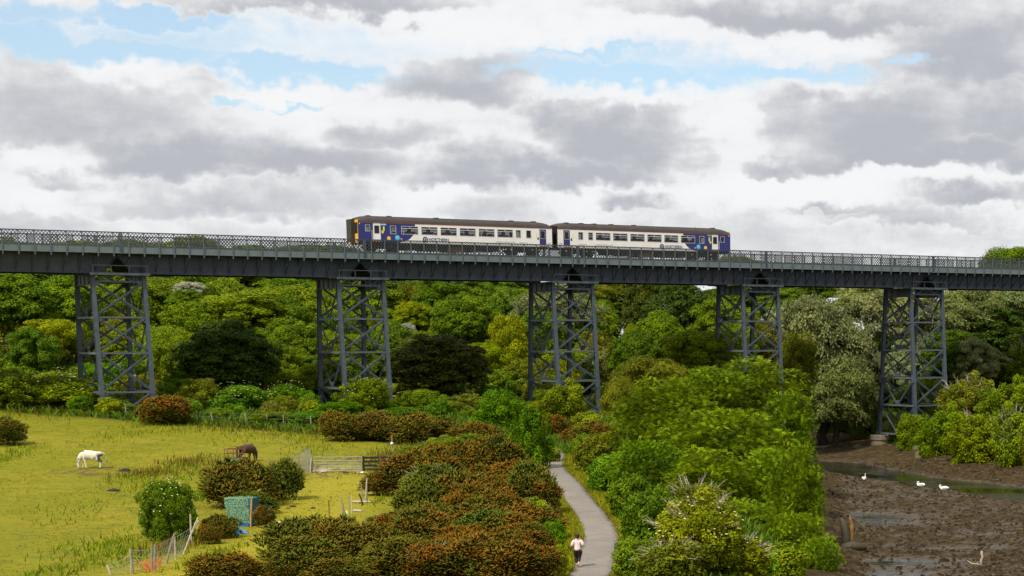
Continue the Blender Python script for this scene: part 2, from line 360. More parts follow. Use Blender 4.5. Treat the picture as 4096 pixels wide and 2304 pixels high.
def terrain_material():
    m, N, L, B = newmat('meadow')
    geo = N.new('ShaderNodeNewGeometry')
    def noise(sc, det=6, rg=0.6, mp=None):
        n = N.new('ShaderNodeTexNoise'); n.inputs['Scale'].default_value = sc; n.inputs['Detail'].default_value = det; n.inputs['Roughness'].default_value = rg
        if mp:
            q = N.new('ShaderNodeMapping'); q.inputs['Scale'].default_value = mp; L.new(geo.outputs['Position'], q.inputs[0]); L.new(q.outputs[0], n.inputs['Vector'])
        else: L.new(geo.outputs['Position'], n.inputs['Vector'])
        return n.outputs['Fac']
    def mixc(f, a, b):
        x = N.new('ShaderNodeMix'); x.data_type = 'RGBA'
        L.new(f, x.inputs[0])
        for i, v in ((6, a), (7, b)):
            if isinstance(v, tuple): x.inputs[i].default_value = (*v, 1)
            else: L.new(v, x.inputs[i])
        return x.outputs[2]
    def rng(v, a, b, hi=1.0):
        r = N.new('ShaderNodeMapRange'); r.interpolation_type = 'SMOOTHSTEP'; L.new(v, r.inputs[0]); r.inputs[1].default_value = a; r.inputs[2].default_value = b; r.inputs[4].default_value = hi
        return r.outputs[0]
    c = mixc(rng(noise(0.09, 5), 0.42, 0.58), (0.200, 0.192, 0.009), (0.240, 0.210, 0.014))
    c = mixc(rng(noise(0.45, 7, 0.7), 0.42, 0.72), c, (0.130, 0.152, 0.008))
    c = mixc(rng(noise(1.7, 8, 0.75), 0.46, 0.68, 0.85), c, (0.085, 0.092, 0.012))
    c = mixc(rng(noise(0.23, 6, 0.7), 0.60, 0.72, 0.6), c, (0.27, 0.20, 0.065))
    c = mixc(rng(noise(0.9, 9, 0.8, (1.0, 0.45, 1)), 0.58, 0.68, 0.85), c, (0.075, 0.052, 0.022))
    tk = N.new('ShaderNodeAttribute'); tk.attribute_name = 'track'
    tm = N.new('ShaderNodeMath'); tm.operation = 'MULTIPLY'; L.new(tk.outputs['Fac'], tm.inputs[0]); L.new(rng(noise(0.8, 6, 0.7), 0.25, 0.6), tm.inputs[1])
    c = mixc(tm.outputs[0], c, (0.285, 0.245, 0.018))
    pk = N.new('ShaderNodeAttribute'); pk.attribute_name = 'poached'
    pm = N.new('ShaderNodeMath'); pm.operation = 'MULTIPLY'; L.new(pk.outputs['Fac'], pm.inputs[0]); L.new(rng(noise(1.1, 8, 0.8, (1, .4, 1)), 0.47, 0.58), pm.inputs[1])
    c = mixc(pm.outputs[0], c, (0.115, 0.070, 0.030))
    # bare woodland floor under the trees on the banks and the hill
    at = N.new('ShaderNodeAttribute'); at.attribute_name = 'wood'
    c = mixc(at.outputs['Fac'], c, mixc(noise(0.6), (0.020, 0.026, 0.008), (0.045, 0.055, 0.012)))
    L.new(c, B.inputs['Base Color']); B.inputs['Roughness'].default_value = 0.95; B.inputs['Specular IOR Level'].default_value = 0.1
    bp = N.new('ShaderNodeBump'); bp.inputs['Strength'].default_value = 0.9; bp.inputs['Distance'].default_value = 0.12
    ad = N.new('ShaderNodeMath'); ad.operation = 'ADD'; L.new(noise(3.2, 8, 0.75), ad.inputs[0]); L.new(noise(0.8, 4), ad.inputs[1])
    L.new(ad.outputs[0], bp.inputs['Height']); L.new(bp.outputs[0], B.inputs['Normal'])
    return m
M['meadow'] = terrain_material()

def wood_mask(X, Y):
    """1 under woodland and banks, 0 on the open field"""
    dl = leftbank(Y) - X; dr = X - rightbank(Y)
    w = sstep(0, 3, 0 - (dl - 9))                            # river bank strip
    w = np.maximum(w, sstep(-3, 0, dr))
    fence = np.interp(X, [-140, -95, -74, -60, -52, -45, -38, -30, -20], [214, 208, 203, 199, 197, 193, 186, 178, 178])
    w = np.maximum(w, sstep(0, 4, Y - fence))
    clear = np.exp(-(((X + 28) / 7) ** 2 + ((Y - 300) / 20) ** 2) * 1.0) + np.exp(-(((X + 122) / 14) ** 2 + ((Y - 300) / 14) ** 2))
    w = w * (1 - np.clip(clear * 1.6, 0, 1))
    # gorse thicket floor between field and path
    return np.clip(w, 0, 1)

def line_mask(X, Y, pts, w):
    P = [hit(x * 1.59, y * 1.59) for x, y in pts]; d = np.full(X.shape, 1e9)
    for a, b in zip(P, P[1:]):
        vx, vy = b.x - a.x, b.y - a.y; t = np.clip(((X - a.x) * vx + (Y - a.y) * vy) / (vx * vx + vy * vy + 1e-9), 0, 1)
        d = np.minimum(d, np.hypot(X - a.x - t * vx, Y - a.y - t * vy))
    return sstep(w * 1.3, w * .5, d)
def build_terrain():
    xs = np.concatenate([[-3000, -1500, -800, -450, -300, -220, -170], np.arange(-145, 62, 0.9), [70, 85, 110, 160, 250, 450, 900, 1800, 3000]])
    ys = np.concatenate([[-200, -60, 0, 30, 50], np.arange(60, 360, 1.1), np.arange(362, 440, 4), [460, 500, 560, 650, 800, 1000, 1400, 2000, 3000, 4500]])
    X, Y = np.meshgrid(xs, ys); Z = H(X, Y)
    # bed of the tarmac path: ground a little lower and level across
    near = np.abs(X - path_x(Y)); k = (1 - sstep(PW - 0.1, PW + 1.0, near)) * (Y < CY[-1])
    Z = Z * (1 - k) + (H(path_x(Y), Y) - 0.06) * k
    nx, ny = len(xs), len(ys); V = np.stack([X, Y, Z], -1).reshape(-1, 3)
    i = np.arange(nx - 1)[None, :] + np.arange(ny - 1)[:, None] * nx
    Fc = np.stack([i, i + 1, i + 1 + nx, i + nx], -1).reshape(-1, 4)
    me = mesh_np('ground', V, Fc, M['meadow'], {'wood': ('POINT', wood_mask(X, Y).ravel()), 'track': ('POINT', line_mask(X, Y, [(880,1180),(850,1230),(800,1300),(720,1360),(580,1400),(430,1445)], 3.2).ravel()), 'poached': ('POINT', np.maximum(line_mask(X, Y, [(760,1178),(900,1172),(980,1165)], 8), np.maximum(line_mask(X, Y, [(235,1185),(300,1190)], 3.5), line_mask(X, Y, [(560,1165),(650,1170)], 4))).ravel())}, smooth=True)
    tag(put('ground', me), kind='structure')
build_terrain()

def build_path():
    m, N, L, B = newmat('tarmac')
    geo = N.new('ShaderNodeNewGeometry'); n = N.new('ShaderNodeTexNoise'); n.inputs['Scale'].default_value = 0.7; n.inputs['Detail'].default_value = 8; n.inputs['Roughness'].default_value = 0.7
    L.new(geo.outputs['Position'], n.inputs['Vector'])
    r = N.new('ShaderNodeValToRGB'); L.new(n.outputs['Fac'], r.inputs[0]); e = r.color_ramp.elements
    e[0].position = 0.3; e[0].color = (0.150, 0.132, 0.112, 1); e[1].position = 0.7; e[1].color = (0.225, 0.200, 0.170, 1)
    n2 = N.new('ShaderNodeTexNoise'); n2.inputs['Scale'].default_value = 18; n2.inputs['Detail'].default_value = 4; L.new(geo.outputs['Position'], n2.inputs['Vector'])
    mx = N.new('ShaderNodeMix'); mx.data_type = 'RGBA'; mx.blend_type = 'OVERLAY'; mx.inputs[0].default_value = 0.5; L.new(r.outputs[0], mx.inputs[6]); L.new(n2.outputs['Fac'], mx.inputs[7])
    L.new(mx.outputs[2], B.inputs['Base Color']); B.inputs['Roughness'].default_value = 0.85
    bp = N.new('ShaderNodeBump'); bp.inputs['Strength'].default_value = 0.3; L.new(n2.outputs['Fac'], bp.inputs['Height']); L.new(bp.outputs[0], B.inputs['Normal'])
    ys = np.arange(60, CY[-1] - 1, 0.6); V = []; rg = random.Random(3)
    xs = path_x(ys); tx = np.gradient(xs, ys)
    for x, y, d in zip(xs, ys, tx):
        n_ = math.hypot(1, d); nx, ny = 1 / n_, -d / n_
        z = Hs(x, y) + 0.0
        for k, dz in ((-1, -0.12), (-1, 0), (-0.5, 0.02), (0, 0.03), (0.5, 0.02), (1, 0), (1, -0.12)):
            w = (PW + (0.05 * math.sin(y * 1.7) + rg.uniform(-.04, .04) if abs(k) == 1 else 0)) * k
            V.append((x + nx * w, y + ny * w, z + dz))
    nv = 7; q = len(ys)
    Fc = [(i*nv+j, i*nv+j+1, (i+1)*nv+j+1, (i+1)*nv+j) for i in range(q-1) for j in range(nv-1)]
    tag(put('path', mesh_np('path', V, Fc, m, smooth=False)), kind='structure')
build_path()

def build_river():
    # channel edges of standing water, measured in the photo
    def g0(px, py):
        r = ray(px, py); t = -CAMZ / r[2]; return r[0] * t, r[1] * t
    up = [g0(*p) for p in ((3250,1842),(3450,1852),(3600,1876),(3750,1905),(3900,1925),(4096,1946),(4400,1990))]
    lo = [g0(*p) for p in ((3250,1880),(3430,1908),(3550,1927),(3750,1957),(3950,1990),(4096,2010),(4400,2060))]
    def ch(lst, y):
        lst = sorted(lst, key=lambda p: p[1]); return np.interp(y, [p[1] for p in lst], [p[0] for p in lst])
    global MUDZ
    def MUDZ(X, Y):
        n1 = fbm(X / 5, Y / 9, 31, 5); n2 = fbm(X / 1.1, Y / 1.6, 47, 4); n3 = fbm(X / 0.5, Y / 0.6, 53, 2)
        Z = 0.085 + 0.08 * n1 + 0.11 * n2 + 0.07 * n3
        wob = 1.6 * fbm(X / 4, Y / 6, 77)
        inside = np.minimum(X - ch(lo, Y), ch(up, Y) - X) - 0.5 + wob + 1.2 * n2
        Z = Z - 0.5 * sstep(-0.8, 1.0, inside)
        for px, py, rx, ry, dp in ((3290,2012,150,13,.26),(3430,2070,210,18,.28),(3560,2098,150,8,.2),(3270,2048,120,12,.2),(3560,2250,260,18,.2),(3820,2195,200,10,.12),(3480,2300,260,16,.22),(3380,1965,120,8,.16)):
            (x0, y0), (x1, y1), (x2, y2) = g0(px, py), g0(px + rx, py), g0(px, py - ry)
            d = ((X - x0) / (x1 - x0)) ** 2 + ((Y - y0) / (y2 - y0)) ** 2
            Z = Z - dp * np.exp(-d) * (1 + 0.9 * n2)
        return Z + 0.88 * sstep(3.0, -1.5, X - leftbank(Y)) + 0.9 * sstep(6, -1.0, rightbank(Y) - X)
    xs = np.arange(-30, 66, 0.22); ys = np.concatenate([np.arange(96, 180, 0.33), np.arange(180, 330, 0.6)])
    X, Y = np.meshgrid(xs, ys); Z = MUDZ(X, Y)
    nx, ny = len(xs), len(ys); V = np.stack([X, Y, Z], -1).reshape(-1, 3)
    i = np.arange(nx - 1)[None, :] + np.arange(ny - 1)[:, None] * nx
    Fc = np.stack([i, i + 1, i + 1 + nx, i + nx], -1).reshape(-1, 4)
    xc = X[:-1, :-1].ravel(); yc = Y[:-1, :-1].ravel()
    keep = (xc > leftbank(yc) - 4) & (xc < rightbank(yc) + 2.5); Fc = Fc[keep]
    m, N, L, B = newmat('mud')
    geo = N.new('ShaderNodeNewGeometry')
    def noise(sc, det=8, rg=0.7):
        n = N.new('ShaderNodeTexNoise'); n.inputs['Scale'].default_value = sc; n.inputs['Detail'].default_value = det; n.inputs['Roughness'].default_value = rg; L.new(geo.outputs['Position'], n.inputs['Vector']); return n.outputs['Fac']
    r = N.new('ShaderNodeValToRGB'); L.new(noise(1.3), r.inputs[0]); e = r.color_ramp.elements
    e[0].position = 0.33; e[0].color = (0.018, 0.012, 0.007, 1); e[1].position = 0.70; e[1].color = (0.175, 0.122, 0.060, 1)
    x = e.new(0.52); x.color = (0.068, 0.047, 0.023, 1)
    r2 = N.new('ShaderNodeMapRange'); L.new(noise(0.35, 5), r2.inputs[0]); r2.inputs[1].default_value = 0.5; r2.inputs[2].default_value = 0.7; r2.inputs[4].default_value = 0.5
    mx = N.new('ShaderNodeMix'); mx.data_type = 'RGBA'; L.new(r2.outputs[0], mx.inputs[0]); L.new(r.outputs[0], mx.inputs[6]); mx.inputs[7].default_value = (0.045, 0.042, 0.016, 1)
    L.new(mx.outputs[2], B.inputs['Base Color'])
    rr = N.new('ShaderNodeMapRange'); L.new(noise(2.0, 4), rr.inputs[0]); rr.inputs[3].default_value = 0.6; rr.inputs[4].default_value = 1.0; 
    sp = N.new('ShaderNodeSeparateXYZ'); L.new(geo.outputs['Position'], sp.inputs[0]); wz = N.new('ShaderNodeMapRange'); L.new(sp.outputs[2], wz.inputs[0]); wz.inputs[1].default_value = 0.09; wz.inputs[2].default_value = -0.02
    wm = N.new('ShaderNodeMix'); wm.data_type = 'FLOAT'; L.new(wz.outputs[0], wm.inputs[0]); L.new(rr.outputs[0], wm.inputs[2]); wm.inputs[3].default_value = 0.22; L.new(wm.outputs[0], B.inputs['Roughness'])
    wsp = N.new('ShaderNodeMapRange'); L.new(wz.outputs[0], wsp.inputs[0]); wsp.inputs[3].default_value = 0.04; wsp.inputs[4].default_value = 0.3; L.new(wsp.outputs[0], B.inputs['Specular IOR Level'])
    bp = N.new('ShaderNodeBump'); bp.inputs['Strength'].default_value = 1.0; bp.inputs['Distance'].default_value = 0.22; L.new(noise(4.5, 8, 0.8), bp.inputs['Height']); L.new(bp.outputs[0], B.inputs['Normal'])
    M['mud'] = m
    tag(put('mudflat', mesh_np('mudflat', V, Fc, m, smooth=False)), kind='structure')
    # water lying in the channel and the hollows of the mud
    m, N, L, B = newmat('water'); M['water'] = m
    B.inputs['Base Color'].default_value = (0.010, 0.012, 0.007, 1); B.inputs['Roughness'].default_value = 0.06; B.inputs['IOR'].default_value = 1.33
    geo = N.new('ShaderNodeNewGeometry'); n = N.new('ShaderNodeTexNoise'); n.inputs['Scale'].default_value = 2.2; n.inputs['Detail'].default_value = 4
    mp = N.new('ShaderNodeMapping'); mp.inputs['Scale'].default_value = (1, 0.6, 1); L.new(geo.outputs['Position'], mp.inputs[0]); L.new(mp.outputs[0], n.inputs['Vector'])
    n2 = N.new('ShaderNodeTexNoise'); n2.inputs['Scale'].default_value = 0.12; L.new(geo.outputs['Position'], n2.inputs['Vector'])
    mr = N.new('ShaderNodeMapRange'); L.new(n2.outputs['Fac'], mr.inputs[0]); mr.inputs[1].default_value = 0.36; mr.inputs[2].default_value = 0.56; mr.inputs[3].default_value = 0.05; mr.inputs[4].default_value = 1.0
    bp = N.new('ShaderNodeBump'); bp.inputs['Distance'].default_value = 0.14; L.new(mr.outputs[0], bp.inputs['Strength']); L.new(n.outputs['Fac'], bp.inputs['Height']); L.new(bp.outputs[0], B.inputs['Normal'])
    yy = np.arange(80, 420, 4.0); V = []
    for y in yy: V += [(float(leftbank(y)) - 3, y, -0.05), (float(rightbank(y)) + 2, y, -0.05)]
    Fc = [(2*i, 2*i+1, 2*i+3, 2*i+2) for i in range(len(yy) - 1)]
    tag(put('water', mesh_np('water', V, Fc, m)), kind='structure')
build_river()
# ------------------------------------------------------------------ railway viaduct
TH = 0.6300; OX, OY = -74.802, 214.406; SPAN = 25.5
WT = 5.245; LF = 5.061; BAT = 0.0727
Z0 = 5.75 + CAMZ; ZG = 6.52 + CAMZ; ZPT = 10.43 + CAMZ; ZFT = 9.17 + CAMZ; ZFB = 8.47 + CAMZ; ZPB = 8.12 + CAMZ
TRP = WT / 2 + 1.43                                          # parapet plane from the centre line
RAILZ = 9.22 + CAMZ
dB = Vector((math.cos(TH), math.sin(TH), 0)); tB = Vector((math.sin(TH), -math.cos(TH), 0))   # along, towards the photographer
def BW(l, tr, z): return Vector((OX, OY, 0)) + dB * l + tB * tr + Vector((0, 0, z))

def build_viaduct():
    root = thing('viaduct', 'long dark blue-grey steel railway viaduct on tall braced trestle piers', 'viaduct', (OX, OY, 0), TH)
    NB = 17; bay = SPAN / NB; n0, n1 = -2, 6
    S, SD, FA, ST = M['steel'], M['steel_dark'], M['fascia'], M['steel_strut']
    # --- shared meshes, local frame: x along, -y towards the photographer
    lat = MB(); hh = ZPT - ZFT; pitch = bay / 4.5
    for sgn in (1, -1):
        k = -8
        while k * pitch < bay + hh + 0.1:
            x0 = k * pitch                                   # bar rises 45 degrees from (x0, 0)
            a, b = (x0, 0.0), (x0 + hh * 0.92, hh)
            t0 = max(0.0, (0.03 - a[0]) / (b[0] - a[0])); t1 = min(1.0, (bay - 0.03 - a[0]) / (b[0] - a[0]))
            if t1 - t0 > 0.04:
                p = [a[0] + (b[0]-a[0]) * t0, a[1] + (b[1]-a[1]) * t0]; q = [a[0] + (b[0]-a[0]) * t1, a[1] + (b[1]-a[1]) * t1]
                if sgn < 0: p[0] = bay - p[0]; q[0] = bay - q[0]
                y = 0.012 * sgn
                lat.bar((p[0], y, p[1]), (q[0], y, q[1]), 0.016, 0.045, up=(0, 1, 0)) if False else lat.bar((p[0], y, p[1]), (q[0], y, q[1]), 0.058, 0.016, up=(0, 1, 0))
            k += 1
    lat_me = lat.mesh('lattice_panel', M['lattice'])
    rail = MB(); rail.box((0, -0.06, hh - 0.06), (bay, 0.06, hh + 0.05)); rail_me = rail.mesh('top_rail', M['lattice'])
    post = MB(); post.box((-0.055, -0.09, ZPB - ZFT), (0.055, -0.03, hh - 0.02)); post.box((-0.02, -0.03, ZPB - ZFT + .05), (0.02, 0.06, hh - 0.02))
    post_me = post.mesh('parapet_post', ST)
    fas = MB(); fas.box((0.004, -0.015, ZFB), (bay * 17 / 3 - 0.004, 0.015, ZFT)); fas.box((0, -0.09, ZFB - 0.06), (bay * 17 / 3, 0.09, ZFB)); fas.box((0, -0.08, ZFT), (bay * 17 / 3, 0.08, ZFT + 0.03))
    for xx in (0.06, 0.13, bay * 17 / 3 - 0.13, bay * 17 / 3 - 0.06):       # rivet lines at the plate joints
        for j in range(7): fas.box((xx - .012, -0.026, ZFB + .06 + j * .095), (xx + .012, -0.015, ZFB + .085 + j * .095))
    fas_me = fas.mesh('fascia_plate', FA)
    br = MB(); yw = TRP - WT / 2
    br.bar((0, -yw + 0.02, ZPB - ZG + 0.03), (0, -0.10, 0.28), 0.05, 0.16, up=(0, 1, 0.4)); br.bar((0, -yw + 0.05, ZFB - ZG - 0.10), (0, -0.02, ZFB - ZG - 0.10), 0.09, 0.14)
    br_me = br.mesh('bracket', S)
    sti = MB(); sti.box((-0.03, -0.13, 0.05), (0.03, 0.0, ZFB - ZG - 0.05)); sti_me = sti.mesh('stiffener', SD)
    for n in range(n0, n1):
        for side in (1, -1):                                 # 1 = photographer's side
            sy = -side; x0 = n * SPAN
            # plate girder with its ends cut back above each pier
            g = MB(); c = 1.45; e = 0.04; hz = ZFB - ZG
            g.poly([(x0 + c, sy * WT / 2, ZG), (x0 + SPAN - c, sy * WT / 2, ZG), (x0 + SPAN - e, sy * WT / 2, ZG + hz * 0.86), (x0 + SPAN - e, sy * WT / 2, ZFB), (x0 + e, sy * WT / 2, ZFB), (x0 + e, sy * WT / 2, ZG + hz * 0.86)], 0.03, (0, 1, 0))
            g.box((x0 + c, sy * WT / 2 - 0.22, ZG - 0.05), (x0 + SPAN - c, sy * WT / 2 + 0.22, ZG)); g.box((x0 + e, sy * WT / 2 - 0.22, ZFB), (x0 + SPAN - e, sy * WT / 2 + 0.22, ZFB + 0.04))
            g.bar((x0 + c, sy * WT / 2, ZG), (x0 + e, sy * WT / 2, ZG + hz * .86), 0.06, 0.36, up=(0, 1, 0)); g.bar((x0 + SPAN - c, sy * WT / 2, ZG), (x0 + SPAN - e, sy * WT / 2, ZG + hz * .86), 0.06, 0.36, up=(0, 1, 0))
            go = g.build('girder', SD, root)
            if side > 0:
                for k in range(NB):
                    x = x0 + (k + 0.5) * bay
                    if 1 <= k <= NB - 2: put('stiffener', sti_me, go, (x - .0, sy * WT / 2, ZG))
                    if 1 <= k <= NB - 2:
                        put('bracket', br_me, root, (x, sy * WT / 2, ZG))
                    else:
                        b2 = MB(); b2.bar((x, -TRP + .02, ZPB + .03), (x, -WT / 2 - .1, ZPB - .75), 0.05, 0.12, up=(0, 1, .4)); b2.build('bracket', S, root)
            for k in range(3): put('fascia_plate', fas_me, root, (x0 + k * SPAN / 3, sy * TRP, 0), (0, 0, 0) )
            for k in range(NB):
                x = x0 + k * bay; y = sy * TRP
                p = put('parapet_post', post_me, root, (x + bay / 2, y, ZFT), (0, 0, 0 if side > 0 else PI))
                q = put('lattice_panel', lat_me, root, (x + bay / 2 if k < NB - 1 or True else x, y, ZFT)); put('top_rail', rail_me, q)
            jp = MB(); jp.box((x0 - 0.16, sy * TRP - 0.07, ZFB - .08), (x0 - 0.03, sy * TRP + 0.07, ZPT + .02)); jp.box((x0 + 0.03, sy * TRP - 0.07, ZFB - .08), (x0 + 0.16, sy * TRP + 0.07, ZPT + .02)); jp.build('joint_post', S, root)
        # deck floor, ballast, rails, pipes under the girder
        x0 = n * SPAN
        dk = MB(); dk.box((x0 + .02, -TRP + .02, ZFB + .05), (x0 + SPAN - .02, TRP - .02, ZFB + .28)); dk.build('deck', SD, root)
        for k in range(6):
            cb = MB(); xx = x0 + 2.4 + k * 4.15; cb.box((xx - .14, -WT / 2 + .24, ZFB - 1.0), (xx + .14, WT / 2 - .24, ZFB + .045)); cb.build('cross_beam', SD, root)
        pp = MB(); pp.tube([(x0 + 0.2, -WT / 2 + .5, ZG - .22), (x0 + 5.4, -WT / 2 + .5, ZG - .24)], .05, 6); pp.tube([(x0 + 18.5, -WT / 2 + .5, ZG - .22), (x0 + 25.3, -WT / 2 + .5, ZG - .22)], .05, 6)
        for xx in (1.2, 3.6, 19.5, 22.5): pp.box((x0 + xx - .04, -WT / 2 + .44, ZG - .3), (x0 + xx + .04, -WT / 2 + .56, ZG - .05))
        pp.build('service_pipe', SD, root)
    rl = MB()
    for y in (-1.69, 1.69):
        for g in (-0.7525, 0.7525): rl.box((n0 * SPAN, y + g - .035, RAILZ - .15), (n1 * SPAN, y + g + .035, RAILZ))
    rl.build('rail', M['rust'], root)
    sl = MB(); sl.box((-.13, -1.25, -.28), (.13, 1.25, -.15)); sl_me = sl.mesh('sleeper', M['timber_black'])
    bl = MB(); bl.box((n0 * SPAN, -3.6, ZFB + .285), (n1 * SPAN, 3.6, RAILZ - .22)); bl.build('ballast', mat_plain('ballast', (.13, .11, .09), .95, var=.4, scale=14, bump=.9, bscale=30), root)
    sm = MB()
    for i in range(int((n1 - n0) * SPAN / 0.75)):
        for y in (-1.69, 1.69): sm.box((n0 * SPAN + i * .75 - .13, y - 1.25, RAILZ - .3), (n0 * SPAN + i * .75 + .13, y + 1.25, RAILZ - .15))
    tag(sm.build('sleepers', M['timber_black'], root), kind='stuff')
    # weeds growing in the ballast
    rg = np.random.default_rng(5); V = []; Fc = []
    for i in range(900):
        l = rg.uniform(n0 * SPAN, n1 * SPAN); y = rg.choice([-1, 1]) * rg.uniform(3.2, 3.85); h = rg.uniform(.1, .55) * (1.3 if math.sin(l * .7) > .3 else .6); a = rg.uniform(0, PI)
        b = len(V); w = rg.uniform(.03, .09); V += [(l - w * math.cos(a), y - w * math.sin(a), RAILZ - .25), (l + w * math.cos(a), y + w * math.sin(a), RAILZ - .25), (l + rg.uniform(-.15, .15), y + rg.uniform(-.1, .1), RAILZ - .25 + h)]; Fc.append((b, b+1, b+2))
    o = put('weeds', mesh_np('weeds', V, Fc, M['leaf'], {'tone': ('FACE', rg.random(len(Fc)))}), root); o.color = (.09, .13, .02, 1); tag(o, kind='stuff')

    # --- trestle piers
    def pier(n, levels, foot):
        P = link(bpy.data.objects.new('pier', None), root); P.location = (n * SPAN, 0, 0)
        def leg_pt(sx, side, z): return Vector((sx * LF / 2, -side * (WT / 2 + BAT * (Z0 - z)), z))
        ends = {}
        for sx in (-1, 1):
            for side in (1, -1):
                top = leg_pt(sx, side, ZG - .06); p = leg_pt(sx, side, 0)
                w = Matrix.Rotation(TH, 3, 'Z')
                if foot and (sx, side) in foot: zb = foot[(sx, side)]
                else:
                    zb = 0
                    for _ in range(6):
                        q = leg_pt(sx, side, zb); qq = w @ (q + Vector((n * SPAN, 0, 0))) + Vector((OX, OY, 0)); zb = Hs(qq.x, qq.y) - 0.35
                bot = leg_pt(sx, side, zb); ends[(sx, side)] = zb
                g = MB(); up = Vector((0, 1, 0))
                g.bar(top, bot, 0.05, 0.36, up=up)
                for dx in (-.19, .19): g.bar(top + Vector((dx, 0, 0)), bot + Vector((dx, 0, 0)), 0.045, 0.40, up=up) if False else None
                for dy in (-.19, .19): g.bar(top + Vector((0, dy, 0)), bot + Vector((0, dy, 0)), 0.40, 0.045, up=up)
                # splice plate low on the leg
                zs = Z0 - 11.0
                if zs > zb + 0.5: g.bar(leg_pt(sx, side, zs + .8) , leg_pt(sx, side, zs - .2), 0.46, 0.47, up=up)
                g.build('leg', S, P)
        zmin = min(ends.values())
        lv = [Z0] + [l + CAMZ for l in levels]
        for i, z in enumerate(lv):
            for side in (1, -1):                             # struts along the bridge
                if z > min(ends[(-1, side)], ends[(1, side)]):
                    s = MB(); a, b = leg_pt(-1, side, z), leg_pt(1, side, z); s.bar(a, b, 0.26, 0.05); s.bar(a + Vector((0, -.10 * side, -.07)), b + Vector((0, -.10 * side, -.07)), 0.05, 0.16); s.build('strut', ST, P)
            for sx in (-1, 1):
                if i > 0 and z > min(ends[(sx, 1)], ends[(sx, -1)]):
                    s = MB(); a, b = leg_pt(sx, -1, z), leg_pt(sx, 1, z); s.bar(a, b, 0.30, 0.05); s.bar(a + Vector((sx * .12, 0, -.08)), b + Vector((sx * .12, 0, -.08)), 0.05, 0.2); s.build('strut', ST, P)
        lv2 = lv + [lv[-1] - 3.51]
        for i in range(len(lv2) - 1):
            za, zb = lv2[i] - .12, lv2[i + 1] + .16
            for side in (1, -1):
                if zb < min(ends[(-1, side)], ends[(1, side)]) - 2.6: continue
                y = Vector((0, -side * .02, 0))
                for sx in (-1, 1):
                    a, b = leg_pt(sx, side, za), leg_pt(-sx, side, zb)
                    a.x -= sx * .12; b.x += sx * .12; off = Vector((0, -side * (.05 if sx > 0 else -.03), 0))
                    g = MB(); g.bar(a + off, b + off, 0.24, 0.035, up=(0, 1, 0)); g.bar(a + off, b + off, 0.03, 0.15, up=(0, 1, 0)); g.build('brace', S, P)
                    gp = MB(); c = leg_pt(sx, side, za); d = Vector((0, -side * .085, 0))
                    gp.poly([c + d + Vector((-sx * .1, 0, .1)), c + d + Vector((-sx * .62, 0, .06)), c + d + Vector((-sx * .62, 0, -.22)), c + d + Vector((-sx * .2, 0, -.5)), c + d + Vector((-sx * .1, 0, -.5))], .02, (0, 1, 0)); gp.build('gusset', ST, P)
            for sx in (-1, 1):                               # chevron on the side faces
                if zb < min(ends[(sx, 1)], ends[(sx, -1)]) - 1.2: continue
                m_ = (leg_pt(sx, 1, zb) + leg_pt(sx, -1, zb)) / 2
                for side in (1, -1):
                    a = leg_pt(sx, side, za); b = m_ + Vector((0, -side * .2, 0))
                    g = MB(); g.bar(a, b, 0.035, 0.20, up=(1, 0, 0)) if False else g.bar(a, b, 0.25, 0.04, up=(1, 0, 0)); g.bar(a, b, .03, .16, up=(1, 0, 0)); g.build('brace', S, P)
                gp = MB(); gp.poly([m_ + Vector((0, -.4, -.1)), m_ + Vector((0, .4, -.1)), m_ + Vector((0, .25, .45)), m_ + Vector((0, -.25, .45))], .03, (1, 0, 0)); gp.build('gusset', S, P)
        # head: small lattice truss on the faces, plated cross beam on the ends
        for side in (1, -1):
            g = MB(); y = -side * (WT / 2 + .02); zt, zb = ZG - .09, Z0 + .06; x = [-LF / 2 + .3, -LF / 4 - .1, 0, LF / 4 + .1, LF / 2 - .3]
            for i in range(4):
                a, b = (x[i], y, zt if i % 2 == 0 else zb), (x[i + 1], y, zb if i % 2 == 0 else zt); g.bar(a, b, .13, .03, up=(0, 1, 0))
            g.box((-LF / 2, y - .05, ZG - .10), (LF / 2, y + .05, ZG - .055)); g.build('head_truss', S, P)
        for sx in (-1, 1):
            g = MB(); x = sx * LF / 2; g.box((x - .02, -WT / 2 - .1, Z0 - .35), (x + .02, WT / 2 + .1, ZG - .06)); g.box((x - .15, -WT / 2 - .1, Z0 - .42), (x + .15, WT / 2 + .1, Z0 - .35))
            for yy in (-1.3, 0, 1.3): g.box((x - .10, yy - .03, Z0 - .34), (x + .10, yy + .03, ZG - .07))
            g.build('head_beam', S, P)
        # inspection platform with handrail
        g = MB(); yp = -(WT / 2 + .75); g.box((-2.95, yp, ZG - .16), (2.95, -WT / 2 - .25, ZG - .10)); g.box((-2.95, yp - .03, ZG - .22), (2.95, yp + .02, ZG + .02))
        pf = g.build('platform', ST, P)
        for xx in (-2.65, -0.88, 0.88, 2.65):
            g = MB(); g.box((xx - .04, yp - .02, ZG + .02), (xx + .04, yp + .06, ZG + .68)); g.build('rail_post', ST, pf)
        g = MB(); g.box((-2.72, yp - .02, ZG + .68), (2.72, yp + .06, ZG + .76)); g.build('handrail', ST, pf)
        g = MB(); g.box((-2.72, -WT / 2 - .35, ZG + 1.45), (2.72, -WT / 2 - .31, ZG + 1.50))
        for xx in (-2.68, 2.68): g.box((xx - .03, -WT / 2 - .35, ZG - .1), (xx + .03, -WT / 2 - .3, ZG + 1.5))
        g.build('safety_rail', S, P)
        return P, leg_pt
    pier(-1, [2.24, -1.27, -5.1], None); pier(0, [2.24, -1.27, -5.13], None); pier(1, [2.24, -1.27, -5.08], None)
    pier(2, [2.24, -1.27, -4.58, -8.06], None); pier(3, [2.24, -1.27, -4.62, -8.1], None)
